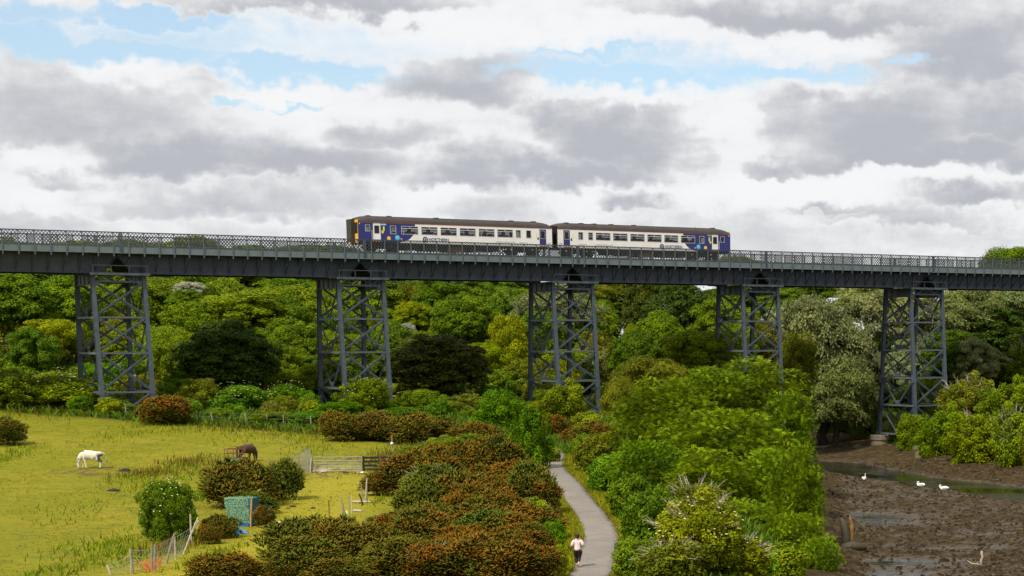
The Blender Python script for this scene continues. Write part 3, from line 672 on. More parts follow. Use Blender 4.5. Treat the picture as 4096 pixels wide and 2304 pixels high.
    P5, lp = pier(4, [2.24, -1.27, -4.78, -8.29, -12.0], {(-1, -1): 2.2, (-1, 1): 2.2})
    pier(5, [2.24, -1.27, -4.8], None)
    # round masonry pedestals under the river legs
    ston = mat_plain('pedestal_stone', (0.20, 0.165, 0.115), 0.9, var=0.3, scale=3, bump=0.5, bscale=9, dirt=(0.06, 0.065, 0.03), dirt_amt=0.8)
    for side in (-1, 1):
        c = lp(-1, side, 2.2); g = MB()
        g.tube([(c.x, c.y, -.8), (c.x, c.y, 1.55)], 1.12, 28); g.tube([(c.x, c.y, 1.55), (c.x, c.y, 2.12)], 1.24, 28); g.tube([(c.x, c.y, 2.12), (c.x, c.y, 2.2)], [1.24, 1.15], 28)
        g.build('pedestal', ston, P5)
        s = MB()
        for k in range(6):
            a = k * PI / 3; s.poly([(c.x + .2 * math.cos(a), c.y + .2 * math.sin(a), 2.2), (c.x + .6 * math.cos(a), c.y + .6 * math.sin(a), 2.2), (c.x + .22 * math.cos(a), c.y + .22 * math.sin(a), 3.0)], .03, (-math.sin(a), math.cos(a), 0))
        s.build('foot_gusset', S, P5)
    return root
VIADUCT = build_viaduct()
# ------------------------------------------------------------------ people and animals
def skin(name, J, E, root, mat, parent=None, sub=2, smooth=True):
    """J: name -> (pos, rx, ry); E: list of joint chains. One continuous skinned surface."""
    me = bpy.data.meshes.new(name); names = list(J); idx = {n: i for i, n in enumerate(names)}; ed = []
    for ch in E: ed += [(idx[a], idx[b]) for a, b in zip(ch, ch[1:])]
    me.from_pydata([J[n][0] for n in names], ed, []); o = bpy.data.objects.new(name, me); COL.objects.link(o)
    sm = o.modifiers.new('skin', 'SKIN'); sm.use_smooth_shade = True; sm.branch_smoothing = 0.6
    lay = me.skin_vertices[0].data
    for n, i in idx.items(): lay[i].radius = (J[n][1], J[n][2] if len(J[n]) > 2 else J[n][1]); lay[i].use_root = (n == root)
    if sub: s = o.modifiers.new('sub', 'SUBSURF'); s.levels = sub; s.render_levels = sub
    dg = bpy.context.evaluated_depsgraph_get(); dg.update(); m2 = bpy.data.meshes.new_from_object(o.evaluated_get(dg)); bpy.data.objects.remove(o)
    m2.name = name; m2.materials.clear(); m2.materials.append(mat)
    m2.polygons.foreach_set('use_smooth', [smooth] * len(m2.polygons))
    return put(name, m2, parent)
def ball(name, c, r, mat, parent, n=14, k=9, rot=None):
    g = MB(); rx, ry, rz = r; V = []
    for i in range(k + 1):
        t = -PI / 2 + PI * i / k
        for j in range(n): a = 2 * PI * j / n; V.append((c[0] + rx * math.cos(t) * math.cos(a), c[1] + ry * math.cos(t) * math.sin(a), c[2] + rz * math.sin(t)))
    g.add(V, [(i*n+j, i*n+(j+1) % n, (i+1)*n+(j+1) % n, (i+1)*n+j) for i in range(k) for j in range(n)]); return g.build(name, mat, parent, smooth=True)

def build_runner():
    b = hit(2312, 2268); P = thing('person', 'person in pale pink jacket and black leggings running away along the path', 'person', b, math.radians(6), None, (1.12, 1.05, 1.0))
    sk = mat_plain('skin', (.52, .30, .21), .6, var=.05); jk = mat_plain('pink_jacket', (.60, .49, .49), .85, var=.1, scale=6, bump=.6, bscale=9); lg = mat_plain('black_leggings', (.006, .006, .007), .7); hr = mat_plain('dark_hair', (.020, .008, .007), .5, var=.4, scale=20)
    # faces +y (away); right leg pushing off behind, left foot down
    J = {'pel': ((0, 0, .90), .125, .11), 'wa': ((0, .02, 1.06), .115, .09), 'ch': ((0, .05, 1.26), .145, .10), 'ne': ((0, .05, 1.42), .065, .065), 'he0': ((0, .06, 1.50), .085, .095), 'he1': ((0, .065, 1.58), .095, .11), 'he2': ((0, .065, 1.67), .06, .07), 'nose': ((0, .155, 1.55), .014, .014),
         'shl': ((-.17, .05, 1.36), .062, .06), 'ell': ((-.245, -.03, 1.11), .046, .046), 'wrl': ((-.235, .17, 1.045), .032, .03), 'shr': ((.17, .05, 1.36), .062, .06), 'elr': ((.25, -.08, 1.12), .046, .046), 'wrr': ((.20, .13, 1.09), .032, .03),
         'hpl': ((-.085, 0, .86), .105, .105), 'knl': ((-.075, .07, .47), .062, .062), 'cal': ((-.065, .02, .33), .056, .056), 'anl': ((-.06, 0, .085), .036, .036), 'tol': ((-.065, .15, .04), .036, .028),
         'hpr': ((.085, 0, .86), .105, .105), 'knr': ((.07, .03, .46), .062, .062), 'car': ((.05, -.06, .34), .056, .056), 'anr': ((.035, -.20, .165), .036, .036), 'tor': ((.03, -.17, .045), .036, .03)}
    for s, sx in (('l', -1), ('r', 1)):
        w = Vector(J['wr' + s][0]); J['pa' + s] = (tuple(w + Vector((0, .055, -.01))), .033, .018)
        for k, (dx, dy, dz) in enumerate([(-.025, .055, -.005), (-.009, .065, 0), (.008, .062, 0), (.024, .05, -.004)]):
            q = w + Vector((dx, .055 + dy, -.01 + dz)); J['f%s%d' % (s, k)] = (tuple(q), .0095); J['g%s%d' % (s, k)] = (tuple(q + Vector((0, .012, -.03))), .0085)
        q = w + Vector((-sx * .035, .05, .012)); J['t%s0' % s] = (tuple(q), .0105); J['t%s1' % s] = (tuple(q + Vector((-sx * .012, .03, -.008))), .009)
    E = [('pel', 'wa', 'ch', 'ne', 'he0', 'he1', 'he2'), ('he0', 'nose')]
    for s in 'lr':
        E += [('ch', 'sh' + s, 'el' + s, 'wr' + s, 'pa' + s), ('pel', 'hp' + s, 'kn' + s, 'ca' + s, 'an' + s, 'to' + s), ('pa' + s, 't%s0' % s, 't%s1' % s)] + [('pa' + s, 'f%s%d' % (s, k), 'g%s%d' % (s, k)) for k in range(4)]
    skin('body', J, E, 'pel', sk, P)
    eyes = mat_plain('eye', (.05, .04, .04), .3)
    for x in (-.032, .032): ball('eye', (x, .152, 1.585), (.012, .008, .009), eyes, P, 8, 6); 
    ball('mouth', (0, .152, 1.505), (.026, .006, .007), mat_plain('lip', (.4, .15, .13), .5), P, 8, 6)
    for x in (-1, 1): ball('ear', (x * .082, .06, 1.565), (.012, .025, .034), sk, P, 8, 6)
    C = {'z': ((0, -.01, .80), .165, .145), 'b': ((0, 0, .94), .168, .145), 'w': ((0, .02, 1.07), .168, .135), 'c': ((0, .045, 1.25), .195, .142), 'u': ((0, .05, 1.38), .13, .115), 'k': ((0, .05, 1.46), .085, .08)}
    for s, sx in (('l', -1), ('r', 1)):
        a, e, w = [Vector(J[n + s][0]) for n in ('sh', 'el', 'wr')]; C['s' + s] = (tuple(a), .098, .095); C['e' + s] = (tuple(e), .080, .080); C['m' + s] = (tuple(e.lerp(w, .55)), .070, .068); C['x' + s] = (tuple(e.lerp(w, .95)), .060, .058)
    skin('jacket', C, [('z', 'b', 'w', 'c', 'u', 'k'), ('c', 'sl', 'el', 'ml', 'xl'), ('c', 'sr', 'er', 'mr', 'xr')], 'c', jk, P)
    Lg = {'p': ((0, -.01, 1.02), .15, .13), 'b': ((0, -.03, .88), .165, .155)}
    for s in 'lr':
        h, k, c, a = [Vector(J[n + s][0]) for n in ('hp', 'kn', 'ca', 'an')]; Lg['h' + s] = (tuple(h + Vector((0, -.015, -.04))), .135, .14); Lg['q' + s] = (tuple(h.lerp(k, .5)), .108, .112); Lg['k' + s] = (tuple(k), .080, .080); Lg['c' + s] = (tuple(c), .075, .075); Lg['z' + s] = (tuple(c.lerp(a, .55)), .058, .058)
    skin('leggings', Lg, [('p', 'b'), ('b', 'hl', 'ql', 'kl', 'cl', 'zl'), ('b', 'hr', 'qr', 'kr', 'cr', 'zr')], 'b', lg, P)
    ball('hair', (0, .035, 1.605), (.100, .112, .118), hr, P, 16, 10); ball('hair', (0, -.005, 1.53), (.082, .075, .085), hr, P, 14, 9)
    sm, so = mat_plain('trainer_dark', (.06, .06, .075), .6), mat_plain('trainer_sole', (.38, .33, .28), .7)
    S = skin('shoe', {'a': ((-.06, -.035, .06), .042, .045), 'b': ((-.06, .05, .05), .045, .038), 'c': ((-.065, .16, .035), .042, .028)}, [('a', 'b', 'c')], 'b', sm, P); g = MB(); g.box((-.105, -.075, .0), (-.02, .20, .03)); g.build('sole', so, S)
    S = skin('shoe', {'a': ((.035, -.235, .16), .042, .045), 'b': ((.033, -.20, .10), .045, .04), 'c': ((.03, -.165, .035), .04, .03)}, [('a', 'b', 'c')], 'b', sm, P); g = MB(); g.bar((.033, -.285, .17), (.03, -.21, .02), .085, .03, up=(0, 1, 0)); g.build('sole', so, S)
build_runner()

def horse(name, label, loc, rz, coat, mane_m, tail_m, dark, scale=1.0, tail_out=.0):
    """grazing horse, faces +x, about 1.42 m at the withers"""
    P = thing(name, label, 'horse', loc, rz, None, (scale,) * 3)
    J = {'hip': ((-.46, 0, 1.04), .36, .38), 'loin': ((-.22, 0, 1.01), .37, .40), 'belly': ((.06, 0, .97), .39, .43), 'chest': ((.36, 0, 1.0), .34, .42), 'with': ((.42, 0, 1.07), .27, .35), 'nk0': ((.57, 0, 1.05), .21, .28), 'bre': ((.54, 0, .94), .21, .23),
         'nk1': ((.72, 0, .93), .16, .22), 'nk2': ((.84, 0, .75), .135, .185), 'pol': ((.90, 0, .58), .105, .13), 'jaw': ((.93, 0, .44), .10, .13), 'mid': ((.92, 0, .28), .075, .092), 'muz': ((.89, 0, .13), .068, .075), 'lip': ((.87, 0, .08), .05, .055),
         'rump': ((-.68, 0, 1.06), .30, .31), 'dock': ((-.90, 0, 1.12), .10, .10)}
    E = [('belly', 'loin', 'hip', 'rump', 'dock'), ('belly', 'chest', 'with', 'nk0', 'nk1', 'nk2', 'pol', 'jaw', 'mid', 'muz', 'lip'), ('chest', 'bre')]
    for s, y in (('l', .16), ('r', -.16)):
        f = .18 if s == 'l' else -.08                         # fore legs apart as the head reaches down
        J['sh' + s] = ((.44, y, .90), .15, .15); J['eb' + s] = ((.48 - f * .2, y, .74), .105, .115); J['fk' + s] = ((.50 - f * .6, y, .43), .064, .068); J['ff' + s] = ((.50 - f * .9, y, .16), .046, .048); J['fh' + s] = ((.54 - f * .95, y, .05), .05, .045)
        E.append(('chest', 'sh' + s, 'eb' + s, 'fk' + s, 'ff' + s, 'fh' + s))
        h = .05 if s == 'l' else -.06
        J['th' + s] = ((-.52, y, .90), .19, .21); J['st' + s] = ((-.47 + h, y, .72), .13, .155); J['ga' + s] = ((-.62 + h, y, .58), .092, .105); J['hk' + s] = ((-.75 + h, y, .44), .064, .072); J['hc' + s] = ((-.72 + h, y, .17), .048, .050); J['hh' + s] = ((-.67 + h, y, .05), .052, .046)
        E.append(('hip', 'th' + s, 'st' + s, 'ga' + s, 'hk' + s, 'hc' + s, 'hh' + s))
        J['ea' + s] = ((.94, y * .42, .68), .03, .034); J['et' + s] = ((.97, y * .5, .77), .012, .014); E.append(('pol', 'ea' + s, 'et' + s))
    body = skin('body', J, E, 'belly', coat, P)
    rg = random.Random(3); g = MB()
    for i in range(26):
        t = i / 25; c = Vector((.50, 0, 1.34)).lerp(Vector((.98, 0, .66)), t) + Vector((.03 * math.sin(t * 3), 0, .08 * math.sin(t * PI))); sd = rg.choice([-1, 1, 1]); g.tube([c, c + Vector((.03, sd * .07, -.05)), c + Vector((.0, sd * .12, -.16 - rg.uniform(0, .08)))], [.022, .02, .008], 5)
    g.build('mane', mane_m, P, smooth=True)
    g = MB()
    for i in range(16):
        a = rg.uniform(-.05, .05); o = tail_out * rg.uniform(.8, 1.1); g.tube([(-.86, a * .4, 1.18), (-.97 - o * .4, a, 1.10), (-1.02 - o * .8, a * 1.3, .80), (-1.02 - o, a * 1.6 + rg.uniform(-.03, .03), .32 + rg.uniform(-.05, .2))], [.035, .042, .04, .008], 6)
    g.build('tail', tail_m, P, smooth=True)
    for s, y in (('l', .16), ('r', -.16)):
        for n in ('fh', 'hh'):
            c = J[n + s][0]; g = MB(); g.tube([(c[0] + .012, y, -.02), (c[0] + .005, y, .055)], [.064, .050], 10); g.build('hoof', dark, P)
        ball('eye', (.955, y * .56, .47), (.016, .012, .018), dark, P, 8, 6)
    return P

def build_animals():
    m, N, L, B = newmat('grey_horse_coat')                   # white with slate grey patches on the hindquarters
    tc = N.new('ShaderNodeTexCoord'); sp = N.new('ShaderNodeSeparateXYZ'); L.new(tc.outputs['Object'], sp.inputs[0])
    nz = N.new('ShaderNodeTexNoise'); nz.inputs['Scale'].default_value = 5; nz.inputs['Detail'].default_value = 4; L.new(tc.outputs['Object'], nz.inputs['Vector'])
    ad = N.new('ShaderNodeMath'); ad.operation = 'MULTIPLY_ADD'; L.new(nz.outputs['Fac'], ad.inputs[0]); ad.inputs[1].default_value = .5; L.new(sp.outputs[0], ad.inputs[2])
    mr = N.new('ShaderNodeMapRange'); L.new(ad.outputs[0], mr.inputs[0]); mr.inputs[1].default_value = -.10; mr.inputs[2].default_value = -.26
    mz = N.new('ShaderNodeMapRange'); L.new(sp.outputs[2], mz.inputs[0]); mz.inputs[1].default_value = .42; mz.inputs[2].default_value = .52
    mt = N.new('ShaderNodeMapRange'); L.new(sp.outputs[2], mt.inputs[0]); mt.inputs[1].default_value = 1.22; mt.inputs[2].default_value = 1.02
    p1 = N.new('ShaderNodeMath'); p1.operation = 'MULTIPLY'; L.new(mr.outputs[0], p1.inputs[0]); L.new(mz.outputs[0], p1.inputs[1]); p2 = N.new('ShaderNodeMath'); p2.operation = 'MULTIPLY'; L.new(p1.outputs[0], p2.inputs[0]); L.new(mt.outputs[0], p2.inputs[1])
    mx = N.new('ShaderNodeMix'); mx.data_type = 'RGBA'; L.new(p2.outputs[0], mx.inputs[0]); mx.inputs[6].default_value = (.66, .60, .50, 1); mx.inputs[7].default_value = (.10, .095, .105, 1); L.new(mx.outputs[2], B.inputs['Base Color']); B.inputs['Roughness'].default_value = .8
    brown = mat_plain('bay_coat', (.060, .026, .012), .55, var=.35, scale=2.2); blk = mat_plain('black_hair', (.010, .008, .007), .6); grey_h = mat_plain('grey_mane', (.22, .20, .18), .8); cream = mat_plain('cream_tail', (.55, .47, .32), .8, var=.2, scale=9)
    b = hit(365, 1874); horse('horse', 'white horse with slate grey hindquarters grazing alone in the field', b, PI + .30, m, grey_h, cream, blk, 1.04, .16)
    b = hit(990, 1846); horse('horse', 'dark bay horse grazing with its rump turned, behind the large gorse bush', b, math.radians(56), brown, blk, blk, blk, 1.04, .0)
    # swans
    wf = mat_plain('white_feather', (.80, .79, .76), .7, var=.04); beak = mat_plain('orange_beak', (.6, .2, .03), .5)
    def mudhit(px, py): r = ray(px, py); t = -(CAMZ - .12) / r[2]; return Vector((r[0] * t, r[1] * t, 0.02))
    for px, py, rz, pose, lab in [(3457,1918,-1.3,'up','swan sitting upright with its neck raised at the water\'s edge'),(3682,1944,2.6,'tuck','swan preening with its neck curled back, next to another swan'),(3775,1957,2.9,'low','swan resting low on the mud edge with its tail spread behind')]:
        S = thing('swan', lab, 'swan', mudhit(px, py), rz, 'swans by the channel', (1.0,) * 3)
        Jb = {'t': ((-.52, 0, .26), .035, .06), 'a': ((-.30, 0, .22), .13, .15), 'b': ((0, 0, .20), .19, .20), 'c': ((.26, 0, .20), .13, .14)}
        nk = {'up': [(.36, 0, .34), (.33, 0, .52), (.34, 0, .68), (.42, 0, .74), (.50, 0, .71)], 'tuck': [(.38, 0, .34), (.36, 0, .48), (.26, .02, .55), (.17, .05, .48), (.10, .08, .42)], 'low': [(.40, 0, .32), (.44, 0, .46), (.36, .02, .54), (.28, .05, .47), (.22, .08, .40)]}[pose]
        rr = [.055, .042, .04, .048, .03]
        for i, (p, r) in enumerate(zip(nk, rr)): Jb['n%d' % i] = (p, r, r)
        skin('body', Jb, [('t', 'a', 'b', 'c', 'n0', 'n1', 'n2', 'n3', 'n4')], 'b', wf, S)
        for y in (-1, 1): skin('wing', {'a': ((.14, y * .15, .26), .05, .10), 'b': ((-.12, y * .17, .30), .06, .12), 'c': ((-.42, y * .10, .28), .03, .05)}, [('a', 'b', 'c')], 'b', wf, S)
        e = Vector(nk[-1]); d = (e - Vector(nk[-2])).normalized(); g = MB(); g.tube([e, e + d * .10], [.026, .010], 6); g.build('beak', beak, S)
build_animals()
# ------------------------------------------------------------------ two-coach train on the near track
def text_mesh(name, body, size, mat, bold=0.0, extrude=0.002):
    cu = bpy.data.curves.new(name, 'FONT'); cu.body = body; cu.size = size; cu.extrude = extrude; cu.offset = bold; cu.align_x = 'LEFT'; cu.resolution_u = 3
    o = bpy.data.objects.new(name, cu); COL.objects.link(o); dg = bpy.context.evaluated_depsgraph_get(); dg.update()
    me = bpy.data.meshes.new_from_object(o.evaluated_get(dg)); bpy.data.objects.remove(o); me.materials.clear(); me.materials.append(mat); return me

def build_train():
    white = mat_plain('coach_white', (.78, .76, .72), .35, var=.05, scale=.8, dirt=(.42, .36, .28), dirt_amt=.25, spec=.5)
    navy = mat_plain('coach_navy', (.018, .022, .150), .3, var=.1, scale=1, spec=.5)
    yellow = mat_plain('coach_yellow', (.80, .42, .015), .35, var=.08)
    roofm = mat_plain('coach_roof', (.042, .035, .031), .75, var=.25, scale=1.2, dirt=(.03, .026, .024), dirt_amt=.7)
    under = mat_plain('underframe', (.022, .018, .015), .85, var=.4, scale=3)
    frame_m = mat_plain('window_frame', (.55, .56, .57), .4, metal=.3, var=.05)
    seat_m = mat_plain('seat_fabric', (.035, .035, .055), .9, var=.2)
    inner = mat_plain('coach_inner', (.70, .58, .42), .7, var=.05)
    orange = mat_plain('door_light_strip', (.65, .26, .02), .5); cyan = mat_plain('cyan_vinyl', (.02, .42, .62), .4); aqua = mat_plain('aqua_vinyl', (.30, .62, .70), .4); mint = mat_plain('mint_vinyl', (.06, .45, .22), .4)
    magenta = mat_plain('magenta_vinyl', (.35, .06, .30), .4); notice = mat_plain('notice_yellow', (.80, .66, .02), .5); red = mat_plain('red_line', (.45, .05, .03), .5); greyt = mat_plain('grey_lettering', (.20, .21, .26), .5)
    gl, N, L, B = newmat('coach_glass')
    B.inputs['Base Color'].default_value = (.02, .02, .025, 1); B.inputs['Roughness'].default_value = .05; B.inputs['Alpha'].default_value = 0.34
    mw = 1.365; H0, HC, HR = 1.02, 3.06, 3.80
    def coach(name, label, x_front, sgn, number, top_vinyl):
        """local frame: x from the cab end towards the inner end, y+ = far side. sgn=+1: cab at low l"""
        base = BW(x_front, 1.69, RAILZ); rz = TH if sgn > 0 else TH + PI
        root = thing(name, label, 'train coach', base, rz, 'coaches of the two-coach train')
        near = -1 if sgn > 0 else 1                           # local y of the photographer's side
        LEN = 23.02
        wins = [(4.94, 6.80), (7.23, 9.06), (9.49, 11.33), (11.76, 13.60), (14.03, 15.87), (16.28, 18.12)]
        minis = [(18.54, 19.09), (19.82, 20.37)]; small = [(3.66, 4.25)]; cab = [(.84, 1.29)]
        doors = [(1.66, 2.54), (21.45, 22.29)]
        opens = [(a, b, 1.98, 2.76) for a, b in wins + minis + small] + [(a, b, 2.18, 2.78) for a, b in cab] + [(a, b, 1.25, 2.95) for a, b in doors]
        opens.sort()
        def edge(h): return float(np.interp(h, [1.0, 1.08, 1.2, 1.38, 1.6, 1.95, 2.2, 3.1], [4.4, 4.73, 5.3, 5.74, 6.0, 6.22, 6.48, 6.5]))
        hs = [H0, 1.08, 1.16, 1.24, 1.25, 1.33, 1.42, 1.52, 1.64, 1.78, 1.98, 2.18, 2.76, 2.78, 2.95, HC]
        for side in (-1, 1):
            g = MB(); xs = sorted(set([0, 6.5, LEN] + [v for o in opens for v in o[:2]])); xs2 = []
            for a, b in zip(xs, xs[1:]):
                k = max(1, int((b - a) / .12)) if b < 6.9 else 1; xs2 += [a + (b - a) * i / k for i in range(k)]
            xs2.append(LEN); y0, y1 = sorted((side * mw, side * (mw - .05)))
            for a, b in zip(xs2, xs2[1:]):
                c = (a + b) / 2; run = None
                for h0, h1 in zip(hs, hs[1:]):
                    hc = (h0 + h1) / 2
                    hole = any(o[0] <= c <= o[1] and o[2] <= hc <= o[3] for o in opens)
                    mi = None if hole else (1 if c < edge(hc) else 0)
                    if run and run[2] == mi: run[1] = h1
                    else:
                        if run and run[2] is not None: g.box((a, y0, run[0]), (b, y1, run[1]), run[2])
                        run = [h0, h1, mi]
                if run and run[2] is not None: g.box((a, y0, run[0]), (b, y1, run[1]), run[2])
            g.build('body_side', [white, navy], root)
            yo = side * (mw + .012); d = Vector((0, side, 0))
            for a, b, c, e in opens:
                if (a, b) in doors: continue
                fr = MB(); t = .045
                for q in (((a - t, c - t), (b + t, c)), ((a - t, e), (b + t, e + t)), ((a - t, c), (a, e)), ((b, c), (b + t, e))): fr.box((q[0][0], min(yo, yo - side * .05), q[0][1]), (q[1][0], max(yo, yo - side * .05), q[1][1]))
                if b - a > 1.5:
                    zb = e - .19; fr.box((a, min(yo, yo - side * .05), zb - .03), (b, max(yo, yo - side * .05), zb + .03)); fr.box(((a + b) / 2 - .03, min(yo, yo - side * .05), zb + .03), ((a + b) / 2 + .03, max(yo, yo - side * .05), e))
                w = fr.build('window', frame_m, root)
                pn = MB(); pn.box((a, min(side * (mw - .02), side * (mw - .03)), c), (b, max(side * (mw - .02), side * (mw - .03)), e)); pn.build('pane', gl, w)
            for k, (a, b) in enumerate(doors):
                dr = MB(); mt = white if k == 0 else navy; c, e = 1.25, 2.95; wa, wb, wc, we = a + .16, b - .16, 1.95, 2.76; ya, yb = sorted((side * (mw - .04), side * (mw - .005)))
                for q in ((a + .015, c, wa, e - .01), (wb, c, b - .015, e - .01), (wa, c, wb, wc), (wa, we, wb, e - .01)): dr.box((q[0], ya, q[1]), (q[2], yb, q[3]))
                D = dr.build('door', mt, root)
                fr = MB(); t = .03
                for q in ((wa - t, wc - t, wb + t, wc), (wa - t, we, wb + t, we + t), (wa - t, wc, wa, we), (wb, wc, wb + t, we)): fr.box((q[0], min(side * mw, side * (mw + .006)), q[1]), (q[2], max(side * mw, side * (mw + .006)), q[3]))
                fr.build('pane_frame', frame_m, D)
                pn = MB(); pn.box((wa, min(side * (mw - .03), side * (mw - .02)), wc), (wb, max(side * (mw - .03), side * (mw - .02)), we)); pn.build('pane', gl, D)
                st = MB(); st.box((a - .05, min(side * (mw - .1), side * (mw + .06)), 1.10), (b + .05, max(side * (mw - .1), side * (mw + .06)), 1.17)); st.build('door_step', orange, D)
            if side == near:
                def vinyl(nm, mat, a, b, c, e, off=.004): g = MB(); y = side * (mw + off); g.box((a, min(y, side * mw), c), (b, max(y, side * mw), e)); g.build(nm, mat, root)
                vinyl('door_vinyl', top_vinyl, 1.70, 2.50, 2.955, 3.03); vinyl('door_vinyl', top_vinyl, 2.56, 3.16, 2.82, 2.97)
                vinyl('notice', notice, 2.80, 2.98, 2.22, 2.68); vinyl('notice', notice, 2.64, 2.86, 1.98, 2.26); vinyl('notice', notice, 21.02, 21.14, 2.05, 2.52)
                vinyl('door_control', navy, 21.18, 21.36, 1.78, 2.06)
                vinyl('notice', notice, .10, .22, 2.86, 3.00)
                gr = MB(); gr.box((1.52, min(side * mw, side * (mw + .03)), 1.2), (1.57, max(side * mw, side * (mw + .03)), 2.3)); gr.build('grab_rail', frame_m, root)
                def disc(nm, mat, x, h, r):
                    g = MB(); y = side * (mw + .006); g.poly([(x + r * math.cos(t * PI / 12), side * mw, h + r * math.sin(t * PI / 12)) for t in range(24)], .006, (0, side, 0)); D = g.build(nm, mat, root)
                    a = MB(); ri, ro = r * .30, r * .46
                    pts = [(x - ro, h - r * .42)] + [(x + ro * math.cos(PI - t * PI / 8), h + r * .08 + ro * math.sin(PI - t * PI / 8)) for t in range(9)] + [(x + ro, h - r * .42), (x + ri, h - r * .42)] + [(x + ri * math.cos(t * PI / 8), h + r * .08 + ri * math.sin(t * PI / 8)) for t in range(9)] + [(x - ri, h - r * .42)]
                    for (p, q), (p2, q2) in [((pts[i], pts[i + 1]), (pts[-1 - i], pts[-2 - i])) for i in range(10)]:
                        a.add([(p[0], y + side * .003, p[1]), (q[0], y + side * .003, q[1]), (q2[0], y + side * .003, q2[1]), (p2[0], y + side * .003, p2[1])], [(0, 1, 2, 3)])
                    a.build('letter_n', white, D)
                disc('emblem', yellow, 3.44, 1.47, .22); disc('emblem', cyan, 4.42, 1.56, .285); disc('emblem', magenta, 4.87, 1.42, .13)
                xl = 7.64 if sgn > 0 else 9.42
                disc('emblem', navy, xl, 1.45, .30)
                def lettering(nm, body, size, x, h, mat, bold=0):
                    me = text_mesh(nm, body, size, mat, bold); o = put(nm, me, root)
                    if side < 0: o.location = (x, -(mw + .006), h); o.rotation_euler = (PI / 2, 0, 0)
                    else: o.location = (x, mw + .006, h); o.rotation_euler = (PI / 2, 0, PI)
                # the words always run along the picture, so on the turned coach they start at the far x
                if sgn > 0:
                    lettering('lettering', 'NORTHERN', .44, 8.02, 1.32, navy, .012); lettering('lettering', 'northernrailway.co.uk', .26, 16.05, 1.36, greyt); lettering('lettering', number, .16, 22.45, 1.38, navy); lettering('lettering', 'Download our app', .13, 18.95, 1.38, navy)
                else:
                    lettering('lettering', 'NORTHERN', .44, 9.04, 1.32, navy, .012); lettering('lettering', 'northernrailway.co.uk', .26, 18.25, 1.36, greyt); lettering('lettering', number, .16, 22.85, 1.38, navy); lettering('lettering', 'Download our app', .13, 20.3, 1.38, navy)
        # roof: arched, tapering at the ends
        prof = [(-mw, HC), (-mw - .01, 3.10), (-1.25, 3.36), (-1.0, 3.56), (-.6, 3.72), (0, HR), (.6, 3.72), (1.0, 3.56), (1.25, 3.36), (mw + .01, 3.10), (mw, HC)]
        V = []; secs = [(-.02, .55), (.25, .74), (.75, .90), (1.35, 1.0), (LEN - 1.3, 1.0), (LEN - .7, .92), (LEN - .25, .78), (LEN + .02, .6)]
        for x, k in secs: V += [(x, y, HC + (z - HC) * k) for y, z in prof]
        m_ = len(prof); g = MB(); g.add(V, [(i*m_+j, i*m_+j+1, (i+1)*m_+j+1, (i+1)*m_+j) for i in range(len(secs)-1) for j in range(m_-1)] + [tuple(range(m_)), tuple(range((len(secs)-1)*m_, len(secs)*m_))[::-1]])
        R = g.build('roof', roofm, root)
        for x in ([1.7, 4.1, 9.6, 18.6, 21.4] if sgn > 0 else [1.6, 12.4, 15.4, 17.6, 19.3, 21.2]):
            v = MB(); v.box((x - .2, -.3, HR - .04), (x + .2, .3, HR + .07)); v.build('vent', roofm, R)
        v = MB(); v.tube([(4.0, 0, HR - .05), (4.05, 0, HR + .14)], .03, 5); v.build('aerial', roofm, R)
        for y in (-.45, .45): v = MB(); v.box((1.5, y - .02, HR - .055), (LEN - 1.5, y + .02, HR - .01)); v.build('roof_rib', roofm, R)
        rl = MB()
        for side in (-1, 1): rl.box((0.05, side * (mw + .014) - .006, HC - .02), (LEN - .05, side * (mw + .014) + .006, HC + .012))
        rl.build('cantrail_line', red, root)
        # floor, inner lining and seats seen through the glass
        fl = MB(); fl.box((.05, -mw + .06, H0), (LEN - .05, mw - .06, H0 + .12)); fl.box((.05, -mw + .06, HC - .06), (LEN - .05, mw - .06, HC - .02)); fl.build('floor', inner, root)
        for i in range(20):
            x = 5.1 + i * .7
            for y in (-.85, .85):
                if (i * 7 + (3 if y > 0 else 0)) % 6 == 0: continue
                st = MB(); st.box((x - .07, y - .45, H0 + .12), (x + .07, y + .45, H0 + 1.26)); st.box((x + .07, y - .45, H0 + .5), (x + .45, y + .45, H0 + .6)); st.build('seat', seat_m, root)
        for x in (3.0, 20.7): p = MB(); p.box((x - .02, -mw + .06, H0 + .12), (x + .02, -.35, HC - .06)); p.box((x - .02, .35, H0 + .12), (x + .02, mw - .06, HC - .06)); p.build('partition', inner, root)
        # cab end: yellow corners, dark windows, gangway in the middle
        e = MB(); e.box((-.04, -mw, H0 - .1), (-.0, mw, 3.32)); C = e.build('cab_front', yellow, root)
        for y in (-1, 1):
            w = MB(); w.box((-.055, min(y * .62, y * 1.30), 1.9), (-.042, max(y * .62, y * 1.30), 3.05)); w.build('cab_pane', M['black'], C)
            cv = MB(); cv.box((-.03, min(y * (mw - .02), y * (mw + .008)), H0), (.11, max(y * (mw - .02), y * (mw + .008)), 3.05)); cv.build('corner_panel', navy, C)
            h = MB(); h.tube([(-.05, y * 1.0, 1.35), (-.10, y * 1.0, 1.35)], .12, 12); h.build('headlight', frame_m, C)
        for xa, nm in ((-.5, 'gangway'), (LEN, 'gangway')):
            gw = MB(); x0, x1 = (xa, xa + .5) if xa < 0 else (xa, xa + .30)
            n_ = 5
            for i in range(n_): o = .02 if i % 2 else 0; gw.box((x0 + (x1 - x0) * i / n_, -.58 - o, H0 - .0), (x0 + (x1 - x0) * (i + 1) / n_, .58 + o, 3.38 + o))
            gw.build(nm, roofm, root)
        e = MB(); e.box((LEN, -mw + .02, H0), (LEN + .03, mw - .02, 3.4)); e.build('inner_end', M['black'], root)
        # running gear
        sb = MB(); sb.box((.3, -mw + .12, .82), (LEN - .3, mw - .12, H0)); sb.build('underframe', under, root)
